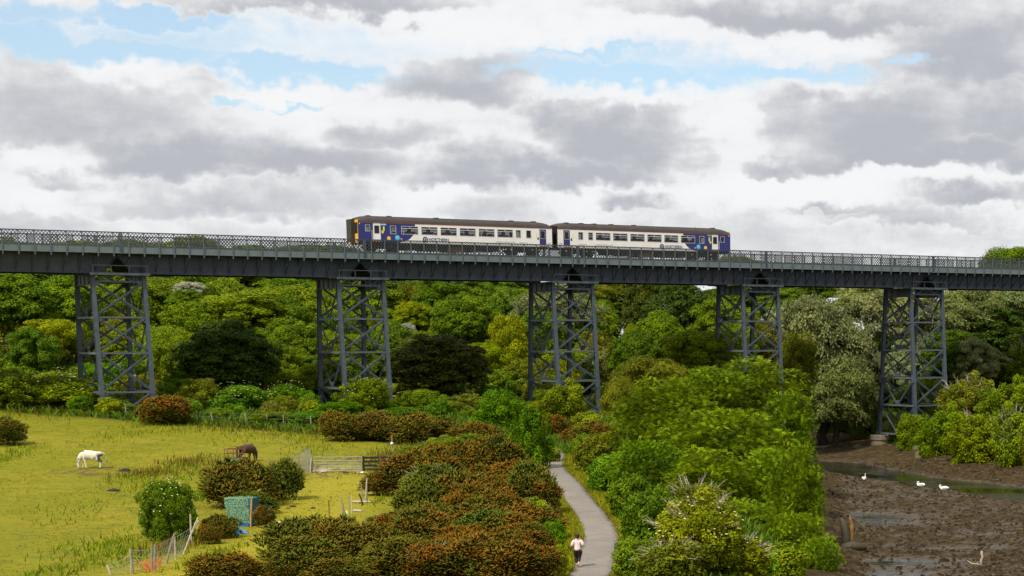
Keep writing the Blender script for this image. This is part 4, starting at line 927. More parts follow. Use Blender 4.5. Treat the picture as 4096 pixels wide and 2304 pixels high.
        for x, w, d_ in ((6.2, 1.5, .5), (8.6, 2.2, .55), (11.4, 2.0, .6), (13.8, 1.6, .5), (15.9, 1.2, .45)):
            b = MB(); b.box((x - w / 2, -1.15, .82 - d_), (x + w / 2, 1.15, .82)); b.build('equipment_box', under if x != 11.4 else mat_brownbox, root)
        for xb in (3.1, LEN - 3.1):
            bg = link(bpy.data.objects.new('bogie', None), root); bg.location = (xb, 0, 0)
            f = MB()
            for y in (-1, 1): f.box((-1.75, y * 1.0 - .08, .42), (1.75, y * 1.0 + .08, .66))
            f.box((-.3, -1.0, .45), (.3, 1.0, .8)); f.build('bogie_frame', under, bg)
            for x in (-1.3, 1.3):
                for y in (-.75, .75): w = MB(); w.tube([(x, y - .065, .42), (x, y + .065, .42)], .42, 20); w.build('wheel', under, bg)
                a = MB(); a.tube([(x, -.7, .42), (x, .7, .42)], .08, 8); a.build('axle', under, bg)
                for y in (-1.08, 1.08): k = MB(); k.box((x - .2, y - .07, .28), (x + .2, y + .07, .58)); k.build('axle_box', under, bg)
    mat_brownbox = mat_plain('brown_box', (.10, .055, .028), .8, var=.3)
    coach('train_coach', 'white and navy train coach with yellow cab front, leading the two-coach train', 25.28, 1, '52472', aqua)
    coach('train_coach', 'white and navy train coach trailing with its navy cab end last', 72.03, -1, '57472', mint)
build_train()
# ------------------------------------------------------------------ plants
def unit(v): return v / (np.linalg.norm(v, axis=-1, keepdims=True) + 1e-9)
def rdir(rg, n): return unit(rg.normal(size=(n, 3)))
def leaf_mesh(name, C, Nn, T, Ln, Wd, tone, mat, extra=None):
    """rhombic leaves, slightly folded"""
    n = len(C); T = unit(T - Nn * np.sum(T * Nn, -1, keepdims=True)); B = np.cross(Nn, T)
    Ln = np.broadcast_to(np.asarray(Ln, float), (n,))[:, None]; Wd = np.broadcast_to(np.asarray(Wd, float), (n,))[:, None]
    V = np.stack([C - T * Ln / 2, C + B * Wd / 2 + Nn * Wd * .12, C + T * Ln / 2, C - B * Wd / 2 + Nn * Wd * .12], 1).reshape(-1, 3)
    Fc = np.arange(4 * n).reshape(n, 4)
    at = {'tone': ('FACE', tone)}
    if extra is not None: at['tip'] = ('FACE', extra)
    return mesh_np(name, V, Fc, mat, at)

def crown(name, seed, clumps, per, size, aspect=1.5, up=0.35, jit=0.55, low=-0.5, droop=0.0, shell=(0.72, 1.05), tonespread=0.22):
    """clumps: list of (centre, radii); leaves lie on the shells of the clumps"""
    rg = np.random.default_rng(seed); Cs, Ns, Ts, tn, sz = [], [], [], [], []
    for c, r in clumps:
        r = np.asarray(r, float); k = int(per * (r[0] * r[1] + r[0] * r[2] + r[1] * r[2]) / 3) + 8
        d = rdir(rg, k * 2); d = d[d[:, 2] > low + rg.uniform(-.3, .2, len(d))][:k]; k = len(d)
        rad = (rg.uniform(*shell, k) + (rg.random(k) < .07) * rg.uniform(0, .35, k))[:, None]
        Cs.append(np.asarray(c) + d * r * rad); Ns.append(unit(unit(d / r) + rdir(rg, k) * jit + np.array([0, 0, up])))
        t = rdir(rg, k) + np.array([0, 0, -droop]); Ts.append(t)
        base = rg.normal(0.5, tonespread)
        tn.append(np.clip(base + rg.normal(0, 0.2, k), 0, 1)); sz.append(size * rg.uniform(.7, 1.35, k))
    C = np.concatenate(Cs); s = np.concatenate(sz)
    return leaf_mesh(name, C, np.concatenate(Ns), np.concatenate(Ts), s * aspect, s, np.concatenate(tn), M['leaf'])

def clumps_round(seed, n, R, cr, flat=0.55, bottom=-0.35, inner=5, skirt=False, rough=.3):
    """clump centres over an uneven dome of radii R"""
    rg = np.random.default_rng(seed); out = []; R = np.asarray(R, float)
    ph = rg.uniform(0, 6.28); lob = rdir(rg, 7); amp = rg.uniform(-rough, rough, 7)
    for k in range(n):
        z = 1 - (k + .5) / n * (1 - bottom); a = ph + k * 2.399963 + rg.uniform(-.35, .35); q = math.sqrt(max(0, 1 - z * z)) if not (skirt and z < 0) else 1 - .25 * z * z
        dv = np.array([q * math.cos(a), q * math.sin(a), z]); f = rg.uniform(.62, 1.0) * (1 + float(np.sum(amp * np.clip(lob @ dv, 0, 1) ** 2))); c = dv * R * f * (1 - cr * .55)
        r = cr * rg.uniform(.7, 1.3) * R.mean(); out.append((c, (r, r, r * flat * rg.uniform(.85, 1.25))))
    for k in range(inner):
        c = rdir(rg, 1)[0] * R * .35; r = .5 * R.mean(); out.append((c, (r, r, r * .9)))
    return out

PROTO = {}
# crowns are built around a radius given here and scaled per tree
for i in range(4): PROTO['broad%d' % i] = (crown('crown', 100 + i, clumps_round(100 + i, 84, (4, 4, 4), .21, flat=.65, bottom=-.5), 560, .155, low=-.5, tonespread=.17), 4.0)
for i in range(2): PROTO['dense%d' % i] = (crown('crown', 140 + i, clumps_round(140 + i, 100, (4, 4, 4), .19, flat=.55, bottom=-.65), 560, .155, low=-.4, up=.5, tonespread=.12), 4.0)
for i in range(2): PROTO['loose%d' % i] = (crown('crown', 160 + i, clumps_round(160 + i, 90, (4, 4, 4), .19, flat=.8, bottom=-.8, inner=4), 500, .15, jit=.9, low=-.7, tonespread=.17), 4.0)
def willow_mesh(seed):
    """leaves strung along short hanging shoots"""
    rg = np.random.default_rng(seed); out = [[], [], [], [], []]
    for c, r in clumps_round(seed, 90, (4, 4, 4.2), .21, flat=.85, bottom=-.8, inner=5):
        b = rg.normal(.5, .16); k = int(130 * r[0] * r[0]); d = rdir(rg, k); d[:, 2] = np.abs(d[:, 2]) * 1.1 - .25; p = np.asarray(c) + d * np.asarray(r) * rg.uniform(.75, 1.05, (k, 1))
        dirn = unit(d * np.array([.9, .9, .2]) + np.array([0, 0, -.7]) + rg.normal(0, .35, (k, 3))); m = 5; q = np.arange(m)[None, :, None]
        C = p[:, None] + dirn[:, None] * q * .12 + rg.normal(0, .06, (k, m, 3)); Nn = unit(d[:, None] + rg.normal(0, .6, (k, m, 3)) + np.array([0, 0, .4])); T_ = dirn[:, None] + rg.normal(0, .6, (k, m, 3))
        for lst, a in zip(out, (C.reshape(-1, 3), Nn.reshape(-1, 3), T_.reshape(-1, 3), np.clip(b + rg.normal(0, .22, k * m), 0, 1), rg.uniform(.16, .30, k * m))): lst.append(a)
    C, Nn, T_, tn, ln = [np.concatenate(a) for a in out]
    return leaf_mesh('crown', C, Nn, T_, ln, ln * .42, tn, M['leaf'])
for i in range(2): PROTO['willow%d' % i] = (willow_mesh(180 + i), 4.0)
def locust_mesh(seed):
    """feathery leaves: paired leaflets along drooping stalks that fan out of each twig end"""
    rg = np.random.default_rng(seed); out = [[], [], [], [], []]
    for c, r in clumps_round(seed, 84, (3.5, 3.5, 3.7), .21, flat=.62, bottom=-.78, inner=7):
        b = rg.normal(.5, .17); k = int((150 if r[0] < 1.3 else 70) * r[0] * r[0]); d = rdir(rg, k); d = d[d[:, 2] > -.4]; k = len(d)
        p = np.asarray(c) + d * np.asarray(r) * rg.uniform(.62, 1.08, (k, 1)); o = unit(d + rg.normal(0, .5, (k, 3))); L_ = rg.uniform(.28, .5, (k, 1)); side = unit(np.cross(o, np.array([0, 0, 1.0])) + 1e-4)
        nrm = unit(np.cross(side, o) + rg.normal(0, .25, (k, 3))); nrm *= np.where(nrm[:, 2:] < 0, -1, 1); tt = np.clip(b + rg.normal(0, .2, k), 0, 1)
        for q in range(5):
            f = (q + .6) / 5; pos = p + o * L_ * f + np.array([0, 0, -.25]) * f * f * L_
            for sd in (-1, 1):
                for lst, a in zip(out, (pos + side * sd * .055, nrm, side * sd + o * .45, np.clip(tt + rg.normal(0, .1, k), 0, 1), np.full(k, .135 * (1.2 - .5 * f)))): lst.append(a)
    C, Nn, T_, tn, ln = [np.concatenate(a) for a in out]
    return leaf_mesh('crown', C, Nn, T_, ln, ln * .5, tn, M['leaf'])
for i in range(2): PROTO['locust%d' % i] = (locust_mesh(200 + i), 3.5)
for i in range(4): PROTO['bush%d' % i] = (crown('foliage', 220 + i, clumps_round(220 + i, 50, (1.5, 1.5, 1.5), .27, flat=.75, bottom=-.8, inner=5, skirt=True), 900, .105, jit=.8, low=-.8), 1.5)
for i in range(2): PROTO['spiky%d' % i] = (crown('foliage', 240 + i, clumps_round(240 + i, 90, (1.5, 1.5, 1.5), .17, flat=1.15, bottom=-.8, inner=6, skirt=True), 1100, .085, aspect=2.2, jit=1.0, low=-.8), 1.5)
for i in range(3): PROTO['hedge%d' % i] = (crown('foliage', 230 + i, clumps_round(230 + i, 95, (3.2, 3.2, 3.2), .19, flat=.8, bottom=-.8, inner=6, skirt=True, rough=.45), 620, .125, aspect=1.7, jit=.9, low=-.8), 3.2)
def birch_mesh(seed):
    rg = np.random.default_rng(seed); cl = []
    for k in range(70):
        z = rg.uniform(-1, 1); rad = math.sqrt(max(0, 1 - (max(z, -.2) ** 2))) * (1 if z < 0 else 1) * rg.uniform(.4, 1.0); a = rg.uniform(0, 6.28); s = rg.uniform(.16, .3)
        cl.append((np.array([rad * math.cos(a) * 1.4, rad * math.sin(a) * 1.4, z * 1.6]), (s, s, s * 1.9)))
    return crown('crown', seed, cl, 1700, .085, jit=1.0, low=-1)
PROTO['birch0'] = (birch_mesh(260), 1.5)

def gorse_mesh(seed):
    """stiff upright shoots, furry and brown towards their ends, over a darker green body"""
    rg = np.random.default_rng(seed); Vs, tone, tip = [], [], []
    for c, r in clumps_round(seed, 62, (1.5, 1.5, 1.5), .24, flat=.95, bottom=-.8, inner=4, skirt=True, rough=.5):
        b = rg.normal(.5, .2); tb = np.clip(rg.normal(.66, .34), 0, 1); k = int(470 * r[0] * r[0]) + 4; d = rdir(rg, k); d = d[d[:, 2] > -.7]; k = len(d)
        p = np.asarray(c) + d * np.asarray(r) * rg.uniform(.55, 1.0, (k, 1)); ax = unit(d * .75 + np.array([0, 0, .7]) + rg.normal(0, .36, (k, 3))); L_ = rg.uniform(.18, .50, (k, 1)); w = rg.uniform(.028, .055, (k, 1))
        a = unit(np.cross(ax, rdir(rg, k))); e = np.cross(ax, a); mid = p + ax * L_ * .62
        Vs.append(np.stack([p, mid + a * w, mid - a * w * .5 + e * w * .87, mid - a * w * .5 - e * w * .87, p + ax * L_], 1).reshape(-1, 3))
        tt = np.clip(b + rg.normal(0, .2, k), 0, 1); tq = np.clip(tb + rg.normal(0, .22, k), 0, 1)
        tone.append(np.stack([tt * .8, tt] * 3, 1).ravel()); tip.append(np.stack([tq * .5, tq] * 3, 1).ravel())
    V = np.concatenate(Vs); n = len(V) // 5; base = (np.arange(n) * 5)[:, None]
    Fc = (base[:, :, None] + np.array([[0, 1, 2], [4, 2, 1], [0, 2, 3], [4, 3, 2], [0, 3, 1], [4, 1, 3]])[None]).reshape(-1, 3)
    return mesh_np('foliage', V, Fc, M['gorse'], {'tone': ('FACE', np.concatenate(tone)), 'tip': ('FACE', np.concatenate(tip))})
for i in range(4): PROTO['gorse%d' % i] = (gorse_mesh(300 + i), 1.5)

def trunk_mesh(seed, limbs=5, lean=.05):
    """unit height trunk that forks into limbs reaching into the crown"""
    rg = random.Random(seed); g = MB()
    pts = [(0, 0, -.04)]; x = y = 0
    for k in range(1, 7):
        x += rg.uniform(-lean, lean); y += rg.uniform(-lean, lean); pts.append((x, y, k / 6 * .8))
    g.tube(pts, [.045, .036, .032, .028, .024, .018, .010], 7)
    for k in range(limbs):
        b = Vector(pts[2 + k % 4]); a = rg.uniform(0, 6.28); l = rg.uniform(.2, .36)
        g.tube([b, b + Vector((math.cos(a) * l * .4, math.sin(a) * l * .4, l * .35)), b + Vector((math.cos(a) * l, math.sin(a) * l, l * .75))], [.016, .011, .004], 5)
    return g.mesh('trunk', M['bark'], smooth=True)
TRUNKS = [trunk_mesh(s) for s in range(3)]
def stems_mesh(seed, n=7):
    rg = random.Random(seed); g = MB()
    for k in range(n):
        a = rg.uniform(0, 6.28); l = rg.uniform(.5, 1.0); r = rg.uniform(.3, .8)
        g.tube([(0, 0, -.08), (math.cos(a) * .15, math.sin(a) * .15, l * .4), (math.cos(a) * r * .7, math.sin(a) * r * .7, l)], [.035, .025, .008], 5)
    return g.mesh('stem', M['bark'], smooth=True)
STEMS = [stems_mesh(s) for s in range(3)]
def blossom_mesh(seed, n, R):
    """flat flower heads spread over the outside of a bush"""
    rg = np.random.default_rng(seed); d = rdir(rg, n); d[:, 2] = np.abs(d[:, 2]) * .9 + .02; d = unit(d); C = d * R * rg.uniform(.92, 1.08, n)[:, None]
    V, Fc = [], []
    for c, q in zip(C, d):
        nn = unit(q * .4 + np.array([0, 0, 1.0])); a = unit(np.cross(nn, rdir(rg, 1)[0])); e = np.cross(nn, a); s = rg.uniform(.025, .055); k = len(V)
        V.append(c + nn * .02)
        for j in range(6): t = j * PI / 3; V.append(c + (a * math.cos(t) + e * math.sin(t)) * s)
        for j in range(6): Fc.append((k, k + 1 + j, k + 1 + (j + 1) % 6))
    return mesh_np('blossom', V, Fc, M['blossom'])
BLOSS = [blossom_mesh(s, 70, 1.5) for s in range(2)]
def twig_mesh(seed, n=26, R=1.5):
    """bare grey branches sticking out of a bush"""
    rg = random.Random(seed); g = MB()
    for k in range(n):
        a = rg.uniform(0, 6.28); e = rg.uniform(.1, 1.2); d = Vector((math.cos(a) * math.cos(e), math.sin(a) * math.cos(e), math.sin(e)))
        p = d * R * .3; q = d * R * rg.uniform(.9, 1.25); m_ = (p + q) / 2 + Vector((rg.uniform(-.15, .15), rg.uniform(-.15, .15), rg.uniform(-.05, .15)))
        g.tube([p, m_, q], [.028, .02, .006], 4)
        for j in range(3):
            b = p.lerp(q, rg.uniform(.5, .9)); g.tube([b, b + (d + Vector((rg.uniform(-.8, .8), rg.uniform(-.8, .8), rg.uniform(-.3, .6)))).normalized() * rg.uniform(.2, .45)], [.010, .003], 3)
    return g.mesh('bare_twigs', M['dead_wood'])
TWIGS = [twig_mesh(s) for s in range(2)]

COLS = dict(mid=(0.125, 0.185, 0.009), deep=(0.086, 0.145, 0.009), dark=(0.046, 0.078, 0.009), brownish=(0.062, 0.078, 0.011), yellow=(0.185, 0.215, 0.008), lime=(0.15, 0.2, 0.008), olive=(0.145, 0.158, 0.012),
            silver=(0.185, 0.215, 0.072), pale=(.34, .37, .24), fresh=(0.098, 0.195, 0.009), locust=(0.125, 0.205, 0.008))
rT = random.Random(11)
def jit(c, a=.14):
    k = rT.uniform(1 - a, 1 + a); return (c[0] * k * rT.uniform(.92, 1.08), c[1] * k, c[2] * k * rT.uniform(.8, 1.2), 1)
def tree(name, proto, col, centre, rx, rz, label, group, cat='tree', blossom=0, trunk=True, tw=1.0):
    """crown centre in world space, radii in metres; the trunk reaches down to the ground"""
    me, R = PROTO[proto]; x, y, zc = centre; zg = Hs(x, y)
    root = thing(name, label, cat, (x, y, zg), rT.uniform(0, 6.28), group)
    c = put('crown', me, root, (0, 0, zc - zg), None, (rx / R, rx / R * rT.uniform(.9, 1.1), rz / R)); c.color = jit(COLS[col]) if isinstance(col, str) else (*col, 1)
    if trunk:
        h = zc + rz * .6 - zg; w = max(h, 3) * tw
        put('trunk', rT.choice(TRUNKS), root, (0, 0, 0), None, (w * .8, w * .8, h))
    if blossom: put('blossom', rT.choice(BLOSS), root, (0, 0, zc - zg), None, (rx / 1.5 * 1.0, rx / 1.5, rz / 1.5))
    return root
def bush(name, proto, col, base, rx, h, label, group, cat='bush', blossom=0, twigs=False, sink=.0):
    """base point on the ground, half width, height"""
    if rx > 2.0 and proto[:4] in ('bush', 'spik'): proto = 'hedge%d' % rT.randrange(3)
    me, R = PROTO[proto]; x, y, zg = base
    root = thing(name, label, cat, (x, y, zg), rT.uniform(0, 6.28), group)
    rz = h * .58; zc = h * .42
    f = put('foliage', me, root, (0, 0, zc), None, (rx / R, rx / R * rT.uniform(.85, 1.1), rz / R)); f.color = jit(COLS[col]) if isinstance(col, str) else (*col, 1)
    put('stem', rT.choice(STEMS), root, (0, 0, 0), None, (rx * .75, rx * .75, h * .75))
    if blossom: put('blossom', rT.choice(BLOSS), root, (0, 0, zc), None, (rx / 1.5, rx / 1.5, rz / 1.5))
    if twigs: put('bare_twigs', rT.choice(TWIGS), root, (0, 0, zc), None, (rx / 1.5, rx / 1.5, rz / 1.5))
    return root

PIERS = ['the horse-field pier', 'the train-front pier', 'the path-side pier', 'the tree-hidden pier', 'the stone-pedestal pier']
def slope_part(y): return 'low on' if y < 262 else ('halfway up' if y < 300 else 'high on')
def near_pier(x, y):
    best = min(range(5), key=lambda n: abs((x / y) - (BW(n * SPAN, 0, 0).x / BW(n * SPAN, 0, 0).y)))
    return PIERS[best]
LOOK = {'mid': 'mid green', 'deep': 'deep green', 'dark': 'very dark green', 'brownish': 'dark brownish green', 'yellow': 'bright yellow-green', 'lime': 'light lime green', 'olive': 'olive green', 'silver': 'silvery grey-green', 'pale': 'pale silver-white', 'fresh': 'fresh green', 'locust': 'bright green feathery'}
def T(px, py, rx, ry, Y, proto, col, kind='broadleaf tree', name='tree', blossom=0, label=None, group=None):
    """tree whose crown fills an ellipse of the 2576 wide view at a given distance"""
    p = at_depth(px * 1.59, py * 1.59, Y); k = 1.59 * Y / F
    tree(name, proto, col, p, rx * k, ry * k, label or '%s %s %s the wooded slope behind %s' % (LOOK[col], kind, slope_part(p.y), near_pier(p.x, p.y)), group or 'woodland behind the viaduct', blossom=blossom)

def build_woodland():
    # trees one can pick out in the photograph
    for a in [(575,915,128,100,229,'dense0','dark'),(1112,920,118,92,243,'dense1','brownish'),(1165,815,86,82,268,'broad0','deep'),(1040,800,52,46,280,'broad1','yellow'),(1285,880,62,92,262,'loose0','yellow'),
              (1250,725,92,66,318,'dense0','deep'),(1720,800,86,112,300,'dense1','dark'),(1620,800,62,112,308,'dense0','brownish'),(1592,850,27,42,285,'broad2','lime'),
              (1040,745,110,55,310,'broad3','deep'),(780,700,140,60,330,'broad0','mid'),(640,700,110,52,325,'broad1','mid'),(905,770,95,75,292,'broad2','mid'),(700,770,110,70,288,'broad3','lime'),(600,790,110,60,275,'broad0','lime'),
              (480,770,60,50,282,'dense1','deep'),(40,770,100,92,265,'broad1','deep'),(150,770,92,92,270,'broad2','mid'),(60,700,120,50,320,'dense0','deep'),(250,700,130,50,330,'broad3','deep'),
              (420,760,90,70,290,'broad1','mid'),(330,800,80,80,280,'loose0','mid'),(140,850,85,55,252,'bush_',"yellow"),(380,880,90,70,262,'loose1','lime'),(440,960,80,70,236,'loose0','olive'),(740,880,80,85,250,'broad0','mid'),(730,980,60,60,236,'loose1','lime'),(900,900,75,80,262,'broad3','lime'),
              (1090,770,60,60,300,'broad2','lime'),(1330,830,60,60,300,'dense0','deep'),(1480,830,90,90,305,'broad1','deep'),(1500,900,50,70,268,'loose0','olive'),(1340,960,70,70,258,'loose1','olive'),(980,860,50,60,275,'loose0','mid'),
              (1830,830,90,80,290,'broad0','mid'),(1760,880,90,55,262,'loose1','lime'),(1890,880,80,80,280,'loose0','olive'),(1850,760,100,60,320,'dense1','deep'),
              (2000,930,60,100,275,'loose0','olive'),(2500,870,110,90,300,'dense0','dark'),(2400,900,80,80,292,'dense1','deep'),(2560,780,80,90,310,'broad1','olive'),(1975,780,70,60,318,'dense1','deep'),(1940,730,70,40,335,'broad2','deep'),(2010,735,60,36,338,'dense0','deep'),(2060,735,70,36,335,'broad2','deep'),(1535,765,75,62,336,'dense0','deep'),(1500,800,60,60,325,'broad3','mid'),(1930,760,60,50,322,'broad1','mid'),(1650,720,80,40,338,'dense1','deep'),(1978,815,48,55,300,'dense0','deep'),(1975,745,50,30,330,'dense1','deep')]:
        px, py, rx, ry, Y, pr, col = a
        T(px, py, rx, ry, Y, 'loose1' if pr == 'bush_' else pr, col)
    # willows: silver foliage hanging in streamers
    for i, (px, py, rx, ry, Y, col) in enumerate([(2085,880,130,160,292,'silver'),(2105,985,105,110,289,'silver'),(2300,800,120,90,306,'silver'),(2440,790,90,80,300,'silver'),(2520,760,110,75,308,'silver'),(1400,790,112,78,286,'silver'),(1490,930,48,80,268,'silver'),(2200,760,110,60,315,'silver'),
                                                  (1620,960,95,75,246,'olive'),(1565,1030,48,85,238,'olive'),(2350,900,70,70,298,'silver'),(1540,735,60,36,335,'olive')]):
        p = at_depth(px * 1.59, py * 1.59, Y); k = 1.59 * Y / F
        tree('willow_tree', 'willow%d' % (i % 2), col, p, rx * k, ry * k, '%s willow with drooping streamers behind %s' % ('silvery' if col == 'silver' else 'olive green', near_pier(p.x, p.y)), 'willows beyond the viaduct', tw=1.3)
    for px, py, rx, ry, Y in [(475,728,38,22,283),(1025,845,24,38,270),(1130,700,40,20,300)]: T(px, py, rx, ry, Y, 'loose1', 'pale', 'tree')
    # the tree rising above the deck at the far end of the viaduct, and the taller trees over the left end
    T(2530, 668, 90, 62, 345, 'broad3', 'mid', label='tall green tree rising above the far end of the viaduct parapet', group='trees showing above the deck')
    for px, py, rx, ry, Y in [(60,640,90,36,350),(190,632,80,30,350),(330,628,80,30,345),(480,628,90,40,345),(620,650,100,40,340),(760,640,90,26,345),(850,640,60,24,345),(1160,665,90,30,340),(1850,672,70,30,345)]:
        T(px, py, rx, ry, Y, rT.choice(['broad0', 'broad1', 'broad2']), rT.choice(['mid', 'deep', 'lime']), label='green treetop showing through the lattice parapet above the deck', group='trees showing above the deck')
    # the rest of the wood on the slope, thinning into the clearing
    rg = random.Random(21); pts = []
    tries = 0
    while len(pts) < 150 and tries < 9000:
        tries += 1; Y = rg.uniform(232, 352); X = rg.uniform(-0.44, 0.13) * Y
        if X > float(leftbank(Y)) - 4 and X < float(rightbank(Y)) + 5: continue
        rel = (Vector((X, Y, 0)) - Vector((OX, OY, 0))); tr = rel.dot(tB)
        if tr > -7: continue
        if ((X + 28) / 8) ** 2 + ((Y - 298) / 17) ** 2 < 1: continue
        if ((X + 122) / 13) ** 2 + ((Y - 298) / 14) ** 2 < 1: continue
        s = 2.6 + (Y - 232) / 120 * 2.2
        if any((X - a) ** 2 + (Y - b) ** 2 < (s * 1.15) ** 2 for a, b in pts): continue
        pts.append((X, Y))
        right = X > float(rightbank(Y)); zg = Hs(X, Y); r = s * rg.uniform(.8, 1.25); rz = r * rg.uniform(.85, 1.15); top = zg + rz * 2.2
        lim = CAMZ + (1358 - (960 if X < -.24 * Y else 1085)) / F * Y
        if top > lim: rz = max(1.5, (lim - zg) / 2.4)
        col = rg.choice(['mid', 'mid', 'deep', 'deep', 'lime', 'lime', 'olive', 'deep', 'mid']) if not right else rg.choice(['silver', 'olive', 'deep', 'mid', 'dark'])
        pr = rg.choice(['broad0', 'broad1', 'broad2', 'broad3', 'dense0', 'dense1', 'loose0', 'loose1'])
        tree('tree', pr, col, (X, Y, zg + rz * 1.15), r, rz, '%s broadleaf tree %s the wooded slope behind %s' % (LOOK[col], slope_part(Y), near_pier(X, Y)), 'woodland behind the viaduct')
    # undergrowth below and behind the spans
    n = 0; tries = 0; spots = []
    while n < 130 and tries < 6000:
        tries += 1; Y = rg.uniform(203, 262); X = rg.uniform(-0.45, -0.03) * Y
        if wood_mask(np.array([X]), np.array([Y]))[0] < .8 or X > float(leftbank(Y)) - 3: continue
        rel = (Vector((X, Y, 0)) - Vector((OX, OY, 0))); tr = rel.dot(tB); l = rel.dot(dB)
        if tr > 12: continue
        near = abs((l + SPAN / 2) % SPAN - SPAN / 2) < 5 and abs(tr) < 7
        h = rg.uniform(1.2, 2.0) if near or tr > 2 else rg.uniform(2.2, 4.2)
        if any((X - a) ** 2 + (Y - b) ** 2 < 3.4 for a, b in spots): continue
        spots.append((X, Y)); n += 1
        col = rg.choice(['mid', 'lime', 'fresh', 'olive', 'yellow', 'mid', 'fresh'])
        bush('shrub', 'bush%d' % rg.randrange(4), col, (X, Y, Hs(X, Y) - .15), h * rg.uniform(.6, .9), h, '%s shrub in the undergrowth around %s' % (LOOK[col], near_pier(X, Y)), 'undergrowth below the viaduct', cat='shrub', blossom=rg.random() < .25)
    # named shrubs along the top of the field
    for px, py, w, h, col, bl in [(60,965,160,100,'brownish',0),(150,1025,250,90,'lime',1),(60,1015,120,60,'mid',1),(610,1030,160,70,'fresh',1),(560,1035,80,40,'fresh',1),(930,1040,140,90,'lime',1),(1065,1040,120,70,'mid',0),(1258,1075,125,110,'fresh',0),(1415,1075,150,110,'lime',0),(850,1050,110,40,'fresh',0),(770,1070,120,35,'fresh',0),(690,1065,140,35,'mid',0),(1170,1040,110,50,'olive',1),(1010,1050,120,30,'fresh',0),(1480,1085,80,50,'yellow',1),(1350,1060,80,50,'lime',0)]:
        b = h2(px, py); k = 1.59 * b.y / F
        bush('shrub', 'bush%d' % rT.randrange(4), col, b, w * k / 2, h * k, '%s shrub%s along the field fence by %s' % (LOOK[col], ' with cream flower heads' if bl else '', near_pier(b.x, b.y)), 'shrubs along the field edge', cat='shrub', blossom=bl)
    # far bank of the river
    for px, py, w, h, col in [(2300,1150,110,110,'mid'),(2380,1170,150,140,'mid'),(2470,1190,170,150,'lime'),(2560,1200,160,170,'mid'),(2330,1060,120,110,'lime'),(2430,1080,150,130,'olive'),(2540,1090,160,130,'mid'),(2380,1000,130,100,'lime'),(2480,990,150,110,'yellow'),(2580,980,150,120,'mid'),(2130,1095,90,75,'mid'),(2190,1098,60,90,'lime'),(2170,1050,90,80,'fresh'),(2620,1190,120,160,'olive'),(2640,1060,140,140,'mid'),(2250,1110,70,60,'lime'),(2540,910,150,100,'yellow'),(2100,1080,60,60,'deep')]:
        b = h2(px, py); k = 1.59 * b.y / F
        bush('hawthorn_bush', rT.choice(['bush0', 'bush1', 'spiky0', 'spiky1']), col, b, w * k / 2, h * k, '%s hawthorn bush on the far river bank by %s' % (LOOK[col], PIERS[4]), 'bushes on the far river bank', twigs=rT.random() < .2)
build_woodland()

